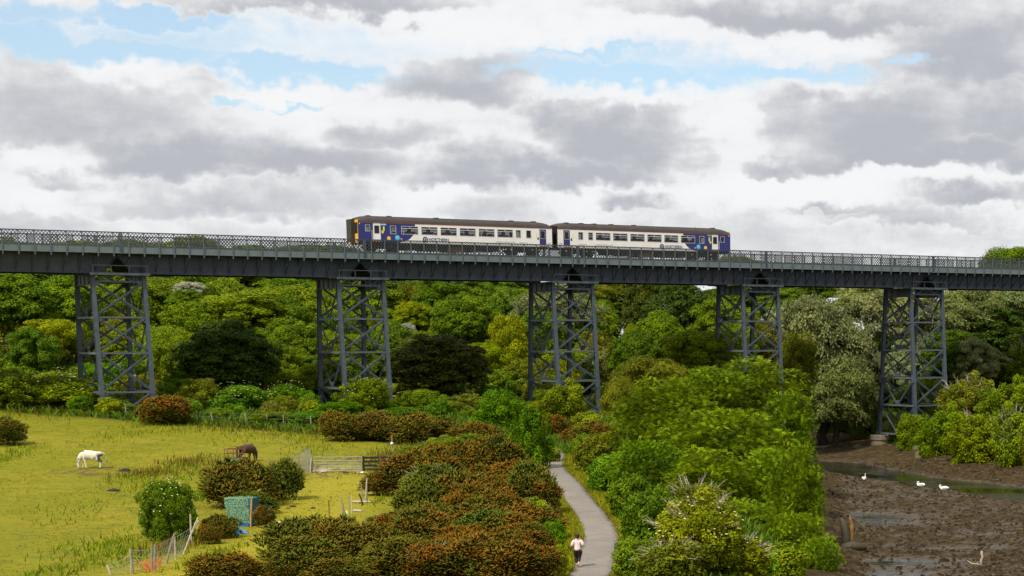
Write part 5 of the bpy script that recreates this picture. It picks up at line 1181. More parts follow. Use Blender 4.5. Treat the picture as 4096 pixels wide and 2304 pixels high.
def build_near_plants():
    # feathery trees between the path and the river
    for i, (px, py, rx, ry, Y) in enumerate([(1900,1000,125,95,186),(1790,1010,120,100,180),(1680,1075,125,120,168),(1820,1130,150,120,160),(1980,1120,95,130,166),(1930,1240,120,130,150),(1780,1240,130,110,146),(1630,1190,105,95,150),(2010,1270,75,150,142),(2000,1390,95,120,132),(1880,1370,120,110,134),(2060,1420,65,80,126),(1560,1200,60,60,158)]):
        p = at_depth(px * 1.59, py * 1.59, Y); k = 1.59 * Y / F; p.x = min(p.x, float(leftbank(p.y)) - 1.0)
        tree('feathery_tree', 'locust%d' % (i % 2), tuple(np.array(COLS['locust']) * rT.uniform(.85, 1.15) * np.array((rT.uniform(.85, 1.2), 1, 1))), p, rx * k, ry * k, 'bright green feathery-leaved tree on the bank, ' + ('beside the path' if px < 1700 else 'above the open mud' if px > 1940 else 'midway between path and river') + (', below the tree-hidden pier' if Y > 164 else ', near the rotten stump' if Y < 140 else ''), 'feathery trees by the river', tw=.8)
    # bushes along the right of the path
    for px, py, w, h, col, pr, tw, lab in [(1500,1185,110,105,'olive','spiky0',0,'olive bush with brown shoots where the path bends'),(1475,1150,80,60,'mid','bush1',0,'mid green bush beside the far end of the path'),(1530,1235,110,90,'fresh','bush2',0,'fresh green bush at the inner bend of the path'),
          (1590,1300,130,110,'deep','bush0',0,'deep green bush overhanging the path edge'),(1640,1380,150,150,'deep','spiky1',0,'deep green spiny bush on the path verge'),(1610,1455,130,100,'mid','bush3',0,'mid green bush at the low end of the path verge'),
          (1750,1330,180,130,'olive','spiky0',1,'olive hawthorn with bare grey twigs beneath the feathery trees'),(1760,1450,260,200,'yellow','spiky1',1,'yellow-green hawthorn with many bare grey branches'),(1860,1460,180,120,'yellow','spiky0',1,'yellow-green hawthorn with a dead pale limb'),(1900,1450,120,70,'fresh','bush2',0,'small fresh green sapling below the hawthorns'),
          (1700,1480,200,120,'olive','spiky0',1,'olive hawthorn at the low end of the bank'),(1960,1500,160,110,'lime','bush1',0,'lime green bush at the low end of the bank')]:
        b = h2(px, min(py, 1470)); k = 1.59 * b.y / F
        bush('hawthorn_bush', pr, col, b, w * k / 2, h * k, lab, 'bushes on the river side of the path', twigs=tw, blossom=(col == 'yellow'))
    # young birch beside the path, small saplings
    b = h2(1335, 1180); k = 1.59 * b.y / F
    tree('birch_tree', 'birch0', 'fresh', (b.x, b.y, b.z + 62 * k), 58 * k, 70 * k, 'young light green birch beside the bend of the path', None, tw=.5)
    b = h2(1345, 1178); bush('shrub', 'bush1', 'fresh', b, .8, .9, 'small leafy shrub at the foot of the young birch', None, cat='shrub')
    # elder in the field, with cream flower heads
    b = h2(425, 1360); k = 1.59 * b.y / F
    bush('elder_bush', 'loose1', 'deep', b, 68 * k, 165 * k, 'elder bush with cream flower heads beside the broken wire fence', None, blossom=1)
    # gorse
    G = [(585,1275,165,104,.55,'large gorse bush behind the netted shelter'),(718,1256,96,88,.12,'green gorse bush with bare stems beside the field gate track'),(640,1292,110,50,.1,'low green gorse bush behind the netted shelter'),(668,1328,56,50,.8,'brown gorse bush at the back of the netted shelter'),(548,1354,84,52,.5,'mixed brown and green gorse bush in front of the netted shelter'),(525,1368,52,42,.75,'small brown gorse bush by the fence end'),
         (950,1246,96,54,.65,'round brown gorse bush below the black timber gate'),(430,1066,150,62,.9,'orange-brown gorse bush under the pier at the top of the horse field'),(20,1118,92,60,.4,'gorse bush alone on the open horse field'),(860,1108,110,62,.6,None),(950,1108,120,66,.6,None),(1035,1116,125,70,.55,None),(1105,1112,110,55,.5,None),(1200,1120,120,50,.6,None),(1395,1100,80,50,.75,None),
         (1110,1178,100,48,.9,None),(1090,1244,175,96,.8,None),(1200,1195,115,62,.85,None),(1235,1240,120,72,.6,None),(1310,1245,165,104,1.0,None),(1352,1290,112,84,1.0,None),(1120,1304,130,72,.5,None),(1165,1316,125,84,.85,None),(1050,1325,140,60,.5,None),(990,1350,150,54,.15,None),(765,1405,180,104,.2,None),(900,1425,180,92,.5,None),(1050,1392,200,92,.7,None),(1180,1375,200,92,.7,None),(1285,1385,175,92,.75,None),
         (1000,1452,200,90,.35,None),(1130,1452,180,84,.65,None),(1262,1462,220,104,.85,None),(570,1475,170,66,.75,None),(850,1476,200,72,.5,None),(700,1480,120,46,.75,None),(1230,1320,150,74,.55,None),(1325,1345,110,66,.5,None),(1350,1400,76,66,.2,None),(830,1445,120,60,.4,None),(960,1395,150,60,.6,None),(1090,1345,140,56,.6,None),(1060,1180,60,30,.8,None),(1260,1290,120,60,.8,None),
         (1500,1140,110,70,.7,'brown gorse bush on the river side of the path'),(1450,1120,70,40,.8,'small brown gorse bush beyond the bend of the path')]
    rg = random.Random(77); poly = [(1090,1215),(1150,1180),(1240,1180),(1315,1210),(1335,1270),(1338,1340),(1320,1470),(760,1470),(760,1430),(860,1405),(960,1375),(1060,1290)]
    def inside(x, y):
        c = False
        for (x0, y0), (x1, y1) in zip(poly, poly[1:] + poly[:1]):
            if (y0 > y) != (y1 > y) and x < (x1 - x0) * (y - y0) / (y1 - y0) + x0: c = not c
        return c
    done = []
    for _ in range(4000):
        x, y = rg.uniform(680, 1420), rg.uniform(1140, 1449)
        if inside(x, y) and all(((x - a) / 2.0) ** 2 + (y - b) ** 2 > 42 ** 2 for a, b in done):
            done.append((x, y)); s_ = rg.uniform(.8, 1.25); br = min(1, max(0, rg.gauss(.58 + .25 * (x - 1050) / 350, .34)))
            G.append((x, y + 14, 135 * s_ * (y / 1300), 84 * s_ * (y / 1300), br, None))
    for i, (px, py, w, h, br, lab) in enumerate(G):
        b = h2(px, min(py, 1468)); k = 1.59 * b.y / F
        brown = np.array((.222, .086, .014)); green = np.array((.085, .120, .014)); c = green * (1 - br) + brown * br
        if lab is None:
            lab = ('orange-brown' if br > .82 else 'brown-tipped' if br > .45 else 'mostly green') + ' gorse bush in the thicket' + (', at the path edge' if px > 1290 else ', along the grass track' if px < 1000 and py < 1420 else ', amid its middle') + (' at its upper end' if py < 1270 else ' at its lower end' if py > 1405 else '')
            if py < 1130: lab = 'brown-tipped gorse bush in the row behind the field gates'
        grp = 'gorse thicket' if 'thicket' in lab else ('gorse row behind the gates' if 'row behind' in lab else None)
        o = bush('gorse_bush', 'gorse%d' % (i % 4), tuple(c), b, w * k / 2 * 1.05, h * k * 1.05 * (rT.uniform(.72, 1.25) if grp == 'gorse thicket' else 1), lab, grp, cat='gorse', twigs=(i % 7 == 3 and px < 1280))
    for px, py, w, h, col in [(1345,1300,90,50,'lime'),(1290,1330,80,44,'lime'),(1395,1385,60,80,'fresh'),(1400,1440,60,70,'lime'),(1230,1280,70,36,'olive'),(1160,1255,80,40,'fresh'),(1030,1370,80,40,'mid'),(1240,1440,90,46,'lime'),(1110,1420,80,40,'mid'),(900,1380,90,44,'mid'),(1180,1130,90,40,'mid'),(1270,1150,80,40,'fresh'),(1120,1135,120,36,'lime'),(1050,1150,90,30,'lime'),(1385,1160,60,40,'lime')]:
        b = h2(px, py); k = 1.59 * b.y / F
        bush('bramble_bush', 'bush%d' % rT.randrange(4), col, b, w * k / 2, h * k, '%s bramble growing through the gorse thicket' % LOOK[col], 'brambles in the gorse thicket', blossom=(col == 'lime'))
build_near_plants()
# ------------------------------------------------------------------ field furniture
def stake(name, px, py, h, r, lean, mat, label, group=None, cat='post', parent=None, face=4):
    """post whose foot stands on the ground under a photo pixel (4096 wide)"""
    b = hit(px, py); g = MB(); top = Vector((lean[0], lean[1], h))
    g.tube([(0, 0, -.25), top * .5, top], [r, r * .97, r * .9], face if face > 4 else 8)
    o = g.build(name, mat); o.location = b; tag(o, label, cat, group); return b, b + top
def strand(g, a, b, sag=.08, r=.007, n=5):
    pts = [a.lerp(b, i / n) - Vector((0, 0, sag * 4 * (i / n) * (1 - i / n))) for i in range(n + 1)]; g.tube(pts, r, 4)

def build_field():
    wire = M['wire']
    # broken wire fence at the bottom of the field: leaning posts, wires, orange netting
    tops = []
    for px, py, h, lean, r, lab in [(446,2300,.5,(-.2,0),.05,'short grey stake at the broken fence\'s low end'),(532,2296,1.05,(-.06,0),.07,'thick grey fence post next to the orange netting'),(525,2285,1.15,(0,0),.035,'thin upright stake tied to the thick grey post'),(608,2290,1.25,(.04,0),.055,'upright grey fence post above the orange netting'),(620,2282,1.3,(.05,.05),.06,'second grey post paired above the orange netting'),(660,2255,1.55,(.55,.1),.06,'grey fence post leaning hard beside the elder bush'),(702,2238,1.25,(.02,0),.045,'thin upright metal stake in the broken fence'),
                                  (725,2218,1.8,(.95,.2),.05,'long pale pole fallen against the elder bush'),(730,2212,1.9,(.85,.3),.045,'second pale pole fallen against the elder bush'),(766,2180,1.7,(.02,0),.05,'grey post behind the elder bush\'s fallen poles')]:
        b, t = stake('fence_post', px, py, h, r, lean, M['timber_grey'] if r > .05 else M['timber_pale'], lab, 'posts of the broken wire fence'); tops.append((b, t))
    root = thing('wire_fence', 'sagging wire mesh strung along the leaning fence posts by the elder', 'wire fence', tops[0][0])
    for f in (.15, .4, .65, .92):
        g = MB()
        for (b0, t0), (b1, t1) in zip(tops[:-2], tops[1:-1]): strand(g, b0.lerp(t0, f) - tops[0][0], b1.lerp(t1, f) - tops[0][0], .05, .008)
        g.build('wire_strand', wire, root)
    g = MB()
    for (b0, t0), (b1, t1) in zip(tops[:-2], tops[1:-1]):
        for k in range(1, 7): a = b0.lerp(b1, k / 7); c = t0.lerp(t1, k / 7); g.tube([a - tops[0][0], a.lerp(c, .92) - tops[0][0]], .006, 3)
    tag(g.build('wire_mesh', wire, root), kind='stuff')
    # orange netting rags caught on the wire
    rg = random.Random(4); om = mat_plain('orange_net', (.62, .16, .05), .7, var=.2)
    for k, (px, py, lab) in enumerate([(598,2290,'torn orange plastic netting heaped at the fence post foot'),(628,2270,'strip of orange netting hanging on the fence post'),(576,2270,'scrap of orange netting caught on the low wire')]):
        b = hit(px, py); g = MB()
        for i in range(26 if k == 0 else 14):
            p = Vector((rg.uniform(-.25, .25), rg.uniform(-.1, .1), rg.uniform(0, .15))); q = p + Vector((rg.uniform(-.25, .25), rg.uniform(-.1, .1), rg.uniform(.1, .6 if k < 2 else .25))); g.tube([p, (p + q) / 2 + Vector((rg.uniform(-.08, .08), 0, 0)), q], .014, 4)
        o = g.build('orange_netting', om); o.location = b; tag(o, lab, 'netting')
    # stakes by the gate track
    for px, py, h, lean, r, lab, m in [(1318,2088,1.35,(0,0),.035,'thin rust-brown stake on the grass beside the thicket','rust'),(1330,2090,.35,(0,0),.05,'short rounded stub beside the rust-brown stake','timber_grey'),(1380,2102,1.4,(-.12,0),.07,'thick grey post leaning over the yellow bag','timber_grey'),(1368,2060,1.3,(0,0),.03,'thin pale stake behind the thick grey post','galv'),(1398,2062,1.25,(0,0),.03,'second thin metal stake behind the yellow bag','galv'),(1408,2058,1.3,(.02,0),.04,'pale wooden stake by the small plank','timber_pale'),(1396,2080,.75,(-.35,0),.06,'dark stake leaning left over the yellow bag','timber_grey'),
                                     (1448,2015,1.35,(0,0),.035,'thin grey stake behind the fallen log','galv'),(1460,2006,1.6,(.18,.1),.045,'tall pale pole leaning above the fallen log','timber_pale'),(1467,2003,1.25,(.05,0),.06,'upright grey post beside the tall pale pole','timber_grey'),(1495,1974,1.15,(-.12,0),.06,'grey post in front of the round gorse bush','timber_grey'),(1455,2020,.75,(-.3,.05),.055,'dark stake leaning against the fallen log','timber_black'),
                                     (1205,2262,1.4,(-.45,0),.07,'thick grey post leaning among the gorse','timber_grey'),(1110,2290,1.0,(0,0),.04,'upright grey stake at the thicket corner','timber_grey'),(1160,2298,.8,(-.12,0),.065,'dark stub post at the foot of the gorse','timber_black'),(1098,2298,.55,(-.15,0),.06,'short cut post lying askew by the grey stake','timber_grey')]:
        stake('stake', px, py, h, r, lean, M[m], lab)
    for px, py, l, rot, lab in [(1445,2012,1.25,.08,'pale log lying on the grass between the stakes'),(1430,2048,.55,-.05,'small pale plank lying beside the stakes')]:
        b = hit(px, py); g = MB(); g.tube([(-l / 2, 0, .08), (0, .02, .085), (l / 2, 0, .07)], [.075, .08, .07], 8); o = g.build('log', M['timber_pale']); o.location = b; o.rotation_euler = (0, 0, rot); tag(o, lab, 'log')
    b = hit(1386, 2070); g = MB(); g.tube([(-.02, 0, 0), (0, 0, .28), (0, 0, .42)], [.16, .15, .09], 8); o = g.build('bag', mat_plain('hi_vis', (.55, .80, .02), .5)); o.location = b; tag(o, 'fluorescent yellow bag propped against the leaning stakes', 'bag')
    # galvanised field gate
    gl, gr = hit(1250, 1887), hit(1449, 1887); dv = gr - gl; w = math.hypot(dv.x, dv.y); rz = math.atan2(dv.y, dv.x)
    G = thing('field_gate', 'galvanised seven-bar metal field gate across the grass track', 'gate', gl, rz); hgt = 1.16
    for i, z in enumerate((.08, .22, .36, .50, .66, .88, hgt)): g = MB(); g.tube([(0, 0, z), (w, 0, z)], .021, 8); g.build('bar', M['galv'], G)
    for x in (0, w * .30, w * .66, w - .02): g = MB(); r_ = .032 if x in (0, w - .02) else .02; g.tube([(x, -.03 if 0 < x < w - .1 else 0, .04), (x, -.03 if 0 < x < w - .1 else 0, hgt + .03)], r_, 8); g.build('upright', M['galv'], G)
    # black boarded gate beside it
    bl, br = hit(1452, 1886), hit(1572, 1883); dv = br - bl; w = math.hypot(dv.x, dv.y); rz2 = math.atan2(dv.y, dv.x)
    B_ = thing('timber_gate', 'black tarred timber gate with diagonal brace beside the metal gate', 'gate', bl, rz2)
    for z in (.16, .46, .78, 1.08): g = MB(); g.box((0, -.03, z - .085), (w, .03, z + .085)); g.build('board', M['timber_black'], B_)
    for x in (.06, w * .58, w - .06): g = MB(); g.box((x - .07, -.075, .02), (x + .07, -.032, 1.22)); g.build('upright', M['timber_black'] if x != w * .58 else M['rust'], B_)
    g = MB(); g.bar((.1, .05, .85), (w * .6, .05, .15), .04, .14, up=(0, 1, 0)); g.build('diagonal_brace', M['timber_black'], B_)
    for px, py, h, r, lean, m, lab in [(1576,1888,1.35,.15,(.0,0),'timber_black','thick black gatepost at the hinge end of the timber gate'),(1246,1890,1.35,.1,(.05,0),'timber_grey','grey gatepost where the mesh panels meet the metal gate'),(1556,1884,1.2,.045,(.02,0),'timber_grey','thin grey pole standing against the timber gate'),(1232,1893,1.3,.05,(.12,0),'timber_grey','dark stake leaning by the mesh panels')]:
        stake('gatepost', px, py, h, r, lean, M[m], lab)
    for px, py, h, lean, lab in [(1563,1886,1.0,(.25,0),'pale prop leaning on the black gatepost'),(1578,1890,.95,(-.1,0),'second pale prop leaning on the black gatepost'),(1240,1891,1.2,(.15,.1),'pale prop leaning on the grey gatepost'),(1262,1890,.9,(-.2,0),'pale rail leaning on the metal gate\'s latch end')]:
        stake('prop', px, py, h, .045, lean, M['timber_pale'], lab)
    # tall pole with a white ball
    b = hit(1572, 1886); P = thing('marker_pole', 'tall thin pole with a white ball above the black gatepost', 'pole', b)
    g = MB(); g.tube([(0, 0, 1.2), (0, 0, 1.55)], .05, 8); g.build('dark_sleeve', M['black'], P); g = MB(); g.tube([(0, 0, -.2), (.02, 0, 1.2), (0, 0, 2.75)], .04, 8); g.build('shaft', M['timber_grey'], P)
    bb = MB(); n = 10
    for i in range(n + 1): pass
    bb.tube([(0, -.04, 2.22 + .13 * math.sin(-PI / 2 + PI * i / 8)) for i in range(9)], [max(.01, .13 * math.cos(-PI / 2 + PI * i / 8)) for i in range(9)], 14); bb.build('ball', M['white_plastic'], P, smooth=True)
    rgg = random.Random(6); g = MB()
    for i in range(12): p = Vector((rgg.uniform(-.12, .3), -.1, rgg.uniform(.7, 1.25))); g.tube([p, p + Vector((rgg.uniform(-.1, .15), 0, -rgg.uniform(.2, .5)))], .03, 5)
    g.build('tied_rag', M['timber_pale'], P)
    # leaning mesh panels
    a0 = hit(1246, 1890); gm, N, L, Bs = newmat('mesh_infill'); Bs.inputs['Base Color'].default_value = (.30, .32, .33, 1); Bs.inputs['Metallic'].default_value = .4
    for k, (x0, x1, z0, z1, lab) in enumerate([(-.05, -.62, 1.95, 1.80, 'tallest galvanised mesh panel next to the gatepost'),(-.66, -1.35, 1.72, 1.45, 'second galvanised mesh panel from the gatepost'),(-1.40, -2.35, 1.40, .95, 'third galvanised mesh panel from the gatepost'),(-2.40, -3.0, .86, .55, 'lowest galvanised mesh panel sinking towards the grass')]):
        y0, y1 = -x0 * 1.2, -x1 * 1.2; A = thing('mesh_panel', lab, 'fence panel', a0 + Vector((x0, y0, 0)), 0, 'mesh panels by the gate'); e = Vector((x1 - x0, y1 - y0, 0)); zb = max(-.3, -.2)
        g = MB(); g.tube([(0, 0, zb), (0, 0, z0), (e.x, e.y, z1), (e.x, e.y, zb)], .024, 6); g.build('tube_frame', M['galv'], A)
        g = MB()
        for i in range(1, 12): t = i / 12; g.tube([(e.x * t, e.y * t, zb + .2), (e.x * t, e.y * t, z0 + (z1 - z0) * t)], .006, 3)
        for i in range(1, 9): t = i / 9; g.tube([(0, 0, zb + (z0 - zb) * t), (e.x, e.y, zb + (z1 - zb) * t)], .006, 3)
        tag(g.build('wire_infill', M['galv'], A), kind='stuff')
    # pile of white plastic stakes, litter
    b = hit(1285, 1890); R = thing('stake_pile', 'heap of white plastic electric-fence stakes dumped by the gate', 'stake pile', b); rg = random.Random(9)
    for i in range(24):
        a = rg.uniform(-.9, .9) + (0 if rg.random() < .7 else PI / 2); c = Vector((rg.uniform(-.45, .55), rg.uniform(-.4, .3), rg.uniform(.03, .28))); l = rg.uniform(.5, 1.1); e = rg.uniform(-.25, .35); d = Vector((math.cos(a) * math.cos(e), math.sin(a) * .5, math.sin(e))) * l / 2
        g = MB(); g.bar(c - d, c + d, .035, .02); g.build('stake_rod', M['white_plastic'], R)
    for px, py, s, lab in [(1440,1893,.42,'crumpled white plastic sheet under the gate end'),(1500,1881,.22,'small pale pink scrap on the black gate\'s sill')]:
        b = hit(px, py); g = MB(); n = 7; V = []
        for i in range(n):
            for j in range(4): V.append(((i / (n - 1) - .5) * s * 2, (j / 3 - .5) * s, .03 + rg.uniform(0, .12)))
        g.add(V, [(i*4+j, (i+1)*4+j, (i+1)*4+j+1, i*4+j+1) for i in range(n-1) for j in range(3)]); o = g.build('litter', M['white_plastic']); o.location = b; tag(o, lab, 'litter')
    # white rope netting spread on the grass by the shelter
    b = hit(1130, 2092); R = thing('rope_heap', 'flat heap of white rope netting on the grass by the shelter', 'rope', b)
    for i in range(16):
        pts = []; x, y = rg.uniform(-.55, .5), rg.uniform(-.35, .35)
        for k in range(5): pts.append((x, y, .03 + rg.uniform(0, .08))); x += rg.uniform(-.15, .28); y += rg.uniform(-.2, .2)
        g = MB(); g.tube(pts, .022, 5); g.build('rope_strand', M['white_plastic'], R)
    # rusty trailer bed behind the gorse
    b = hit(900, 1850); A = thing('rusty_trailer', 'rusty open-railed metal trailer with green side panels by the brown horse', 'trailer', b, .05)
    g = MB(); g.box((-.1, 0, .05), (1.7, 1.1, .38)); g.build('tray', M['rust'], A)
    gp = mat_plain('green_panel', (.03, .22, .13), .6, var=.3, scale=4)
    for x0, x1 in ((.38, .75), (.85, 1.3)): g = MB(); g.poly([(x0, -.012, .12), (x1, -.012, .12), (x1 - .05, -.012, .3), (x0 - .12, -.012, .3)], .01, (0, 1, 0)); g.build('side_panel', gp, A)
    for x in (0, .72, .95, 1.66):
        for y in (0, 1.08): g = MB(); g.box((x - .025, y - .02, .38), (x + .025, y + .02, 1.12)); g.build('upright', M['rust'], A)
    for z in (.72, 1.10):
        for y in (0, 1.08): g = MB(); g.box((-.15 if z < 1 else 0, y - .025, z - .03), (1.7, y + .025, z + .03)); g.build('rail', M['rust'], A)
    # shelter under camouflage netting
    b0 = hit(912, 2105); b1 = hit(1018, 2118); dv = b1 - b0; w = 1.75; rz = math.atan2(dv.y, dv.x) * .4
    S = thing('netted_shelter', 'small box shelter draped in green camouflage netting with blue sheet below', 'shelter', b0, rz)
    fab = mat_plain('shelter_sheet', (.015, .085, .12), .8, var=.3, scale=5, bump=.4, bscale=9); ht = 1.72
    g = MB(); g.add([(.0, 0, .12), (w - .25, .02, .0), (w, 0, ht), (-.18, 0, ht - .08), (.05, .75, .1), (w - .15, .8, 0), (w + .02, .8, ht + .06), (-.15, .75, ht - .02)], [(0,1,2,3),(1,5,6,2),(4,7,6,5),(0,3,7,4),(3,2,6,7)]); g.build('cover_sheet', fab, S)
    rgn = np.random.default_rng(8); n = 2400; u = rgn.random(n); v = rgn.random(n); face = rgn.random(n)
    C = np.zeros((n, 3)); Nn = np.zeros((n, 3))
    fr = face < .72; C[fr] = np.stack([(-.18 + .2 * (1 - v) ** 1) + u * (w - .07 - .1 * (1 - v)), np.full(n, -.02), .22 + v * (ht - .22)], 1)[fr]; Nn[fr] = (0, -1, .25)
    tp = ~fr; C[tp] = np.stack([-.2 + u * (w + .2), v * .8, ht - .03 + .06 * u + rgn.normal(0, .025, n)], 1)[tp]; Nn[tp] = (0, 0, 1)
    Nn = unit(Nn + rgn.normal(0, .5, (n, 3)))
    me = leaf_mesh('camouflage_net', C, Nn, rdir(rgn, n), .11, .05, rgn.random(n), M['leaf']); o = put('camouflage_net', me, S); o.color = (.22, .38, .25, 1); tag(o, kind='stuff')
    g = MB(); g.bar((w - .10, -.05, -.1), (w + .06, -.05, ht + .0), .07, .11, up=(0, 1, 0)); g.build('corner_plank', M['timber_orange'], S)
    blue = mat_plain('blue_tarpaulin', (.012, .10, .32), .4, var=.2, scale=4, bump=.3)
    g = MB(); g.add([(.65, -.04, -.02), (w - .28, -.05, -.02), (w - .2, -.06, .25), (.9, -.06, .18), (.6, .3, .02), (w - .25, .3, .02)], [(0,1,2,3),(0,4,5,1)]); g.build('ground_sheet', blue, S)
    b = hit(946, 2136); A = thing('feed_trough', 'bright blue plastic feed trough lying in front of the netted shelter', 'trough', b, -.15)
    bp_ = mat_plain('blue_plastic', (.01, .20, .62), .35, var=.06)
    g = MB(); l, d, h = .62, .36, .26; t = .03
    for q in (((-l/2, -d/2, 0), (l/2, d/2, t)), ((-l/2, -d/2, t), (l/2, -d/2 + t, h)), ((-l/2, d/2 - t, t), (l/2, d/2, h)), ((-l/2, -d/2 + t, t), (-l/2 + t, d/2 - t, h)), ((l/2 - t, -d/2 + t, t), (l/2, d/2 - t, h))): g.box(*q)
    g.build('tub', bp_, A); g = MB(); g.box((-l/2 - .03, -d/2 - .03, h), (l/2 + .03, -d/2 + .05, h + .03)); g.poly([(l/2 + .02, -d/2, h), (l/2 + .34, -d/2, .02), (l/2 + .34, d/2, .02), (l/2 + .02, d/2, h)], .02, (0, 0, 1)); g.build('lid', bp_, A)
    # fence along the top of the field
    prev = None; posts = []
    for px, py in [(360,1640),(430,1645),(505,1660),(572,1672),(790,1692),(850,1696),(985,1700),(1070,1704),(1135,1706),(1245,1712)]:
        b, t = stake('fence_post', px, py, 1.15, .06, (rg.uniform(-.06, .06), 0), M['timber_grey'], 'weathered post of the stock fence along the top of the horse field', 'posts of the top field fence'); posts.append((b, t))
    W = thing('wire_fence', 'wire stock fence along the top edge of the horse field', 'wire fence', posts[0][0])
    for f in (.3, .6, .95):
        g = MB()
        for (a, c), (d, e) in zip(posts, posts[1:]): strand(g, a.lerp(c, f) - posts[0][0], d.lerp(e, f) - posts[0][0], .02, .005, 3)
        g.build('wire_strand', wire, W)
    # post and rail fence of the field beyond the viaduct
    R = None; pts = [hit(px, 1374 + i * .3) for i, px in enumerate(range(-60, 131, 19))]
    R = thing('rail_fence', 'brown post and rail fence round the small field beyond the viaduct', 'rail fence', pts[0])
    for p in pts: g = MB(); q = p - pts[0]; g.box((q.x - .08, q.y - .06, q.z - .3), (q.x + .08, q.y + .06, q.z + 1.15)); g.build('post', M['timber_grey'], R)
    for z in (.55, 1.0):
        for p, q in zip(pts, pts[1:]): g = MB(); g.bar(p - pts[0] + Vector((0, -.08, z)), q - pts[0] + Vector((0, -.08, z)), .05, .14); g.build('rail', M['timber_grey'], R)
    # dung heaps
    dm = mat_plain('dung', (.030, .018, .012), .95, var=.4, scale=12, bump=.8)
    for i, (px, py, s) in enumerate([(1175,2028,.28),(1250,2034,.22),(1155,2034,.16),(1262,2072,.14),(1532,2016,.13),(1385,1893,.3),(820,1886,.5),(500,1885,.6),(755,1975,.4),(455,1965,.5)]):
        b = hit(px, py); g = MB(); rr = random.Random(i); n = 9
        g.tube([(0, 0, -.05), (0, 0, s * .2), (rr.uniform(-.05, .05), 0, s * .42)], [s, s * .75, s * .15], n); 
        for k, v_ in enumerate(g.v): g.v[k] = (v_[0] * rr.uniform(.8, 1.3), v_[1] * rr.uniform(.6, 1.0), v_[2])
        o = g.build('dung_heap', dm); o.location = b; tag(o, 'dark heap of horse dung on the grazed grass', 'dung', 'dung heaps in the field')
build_field()

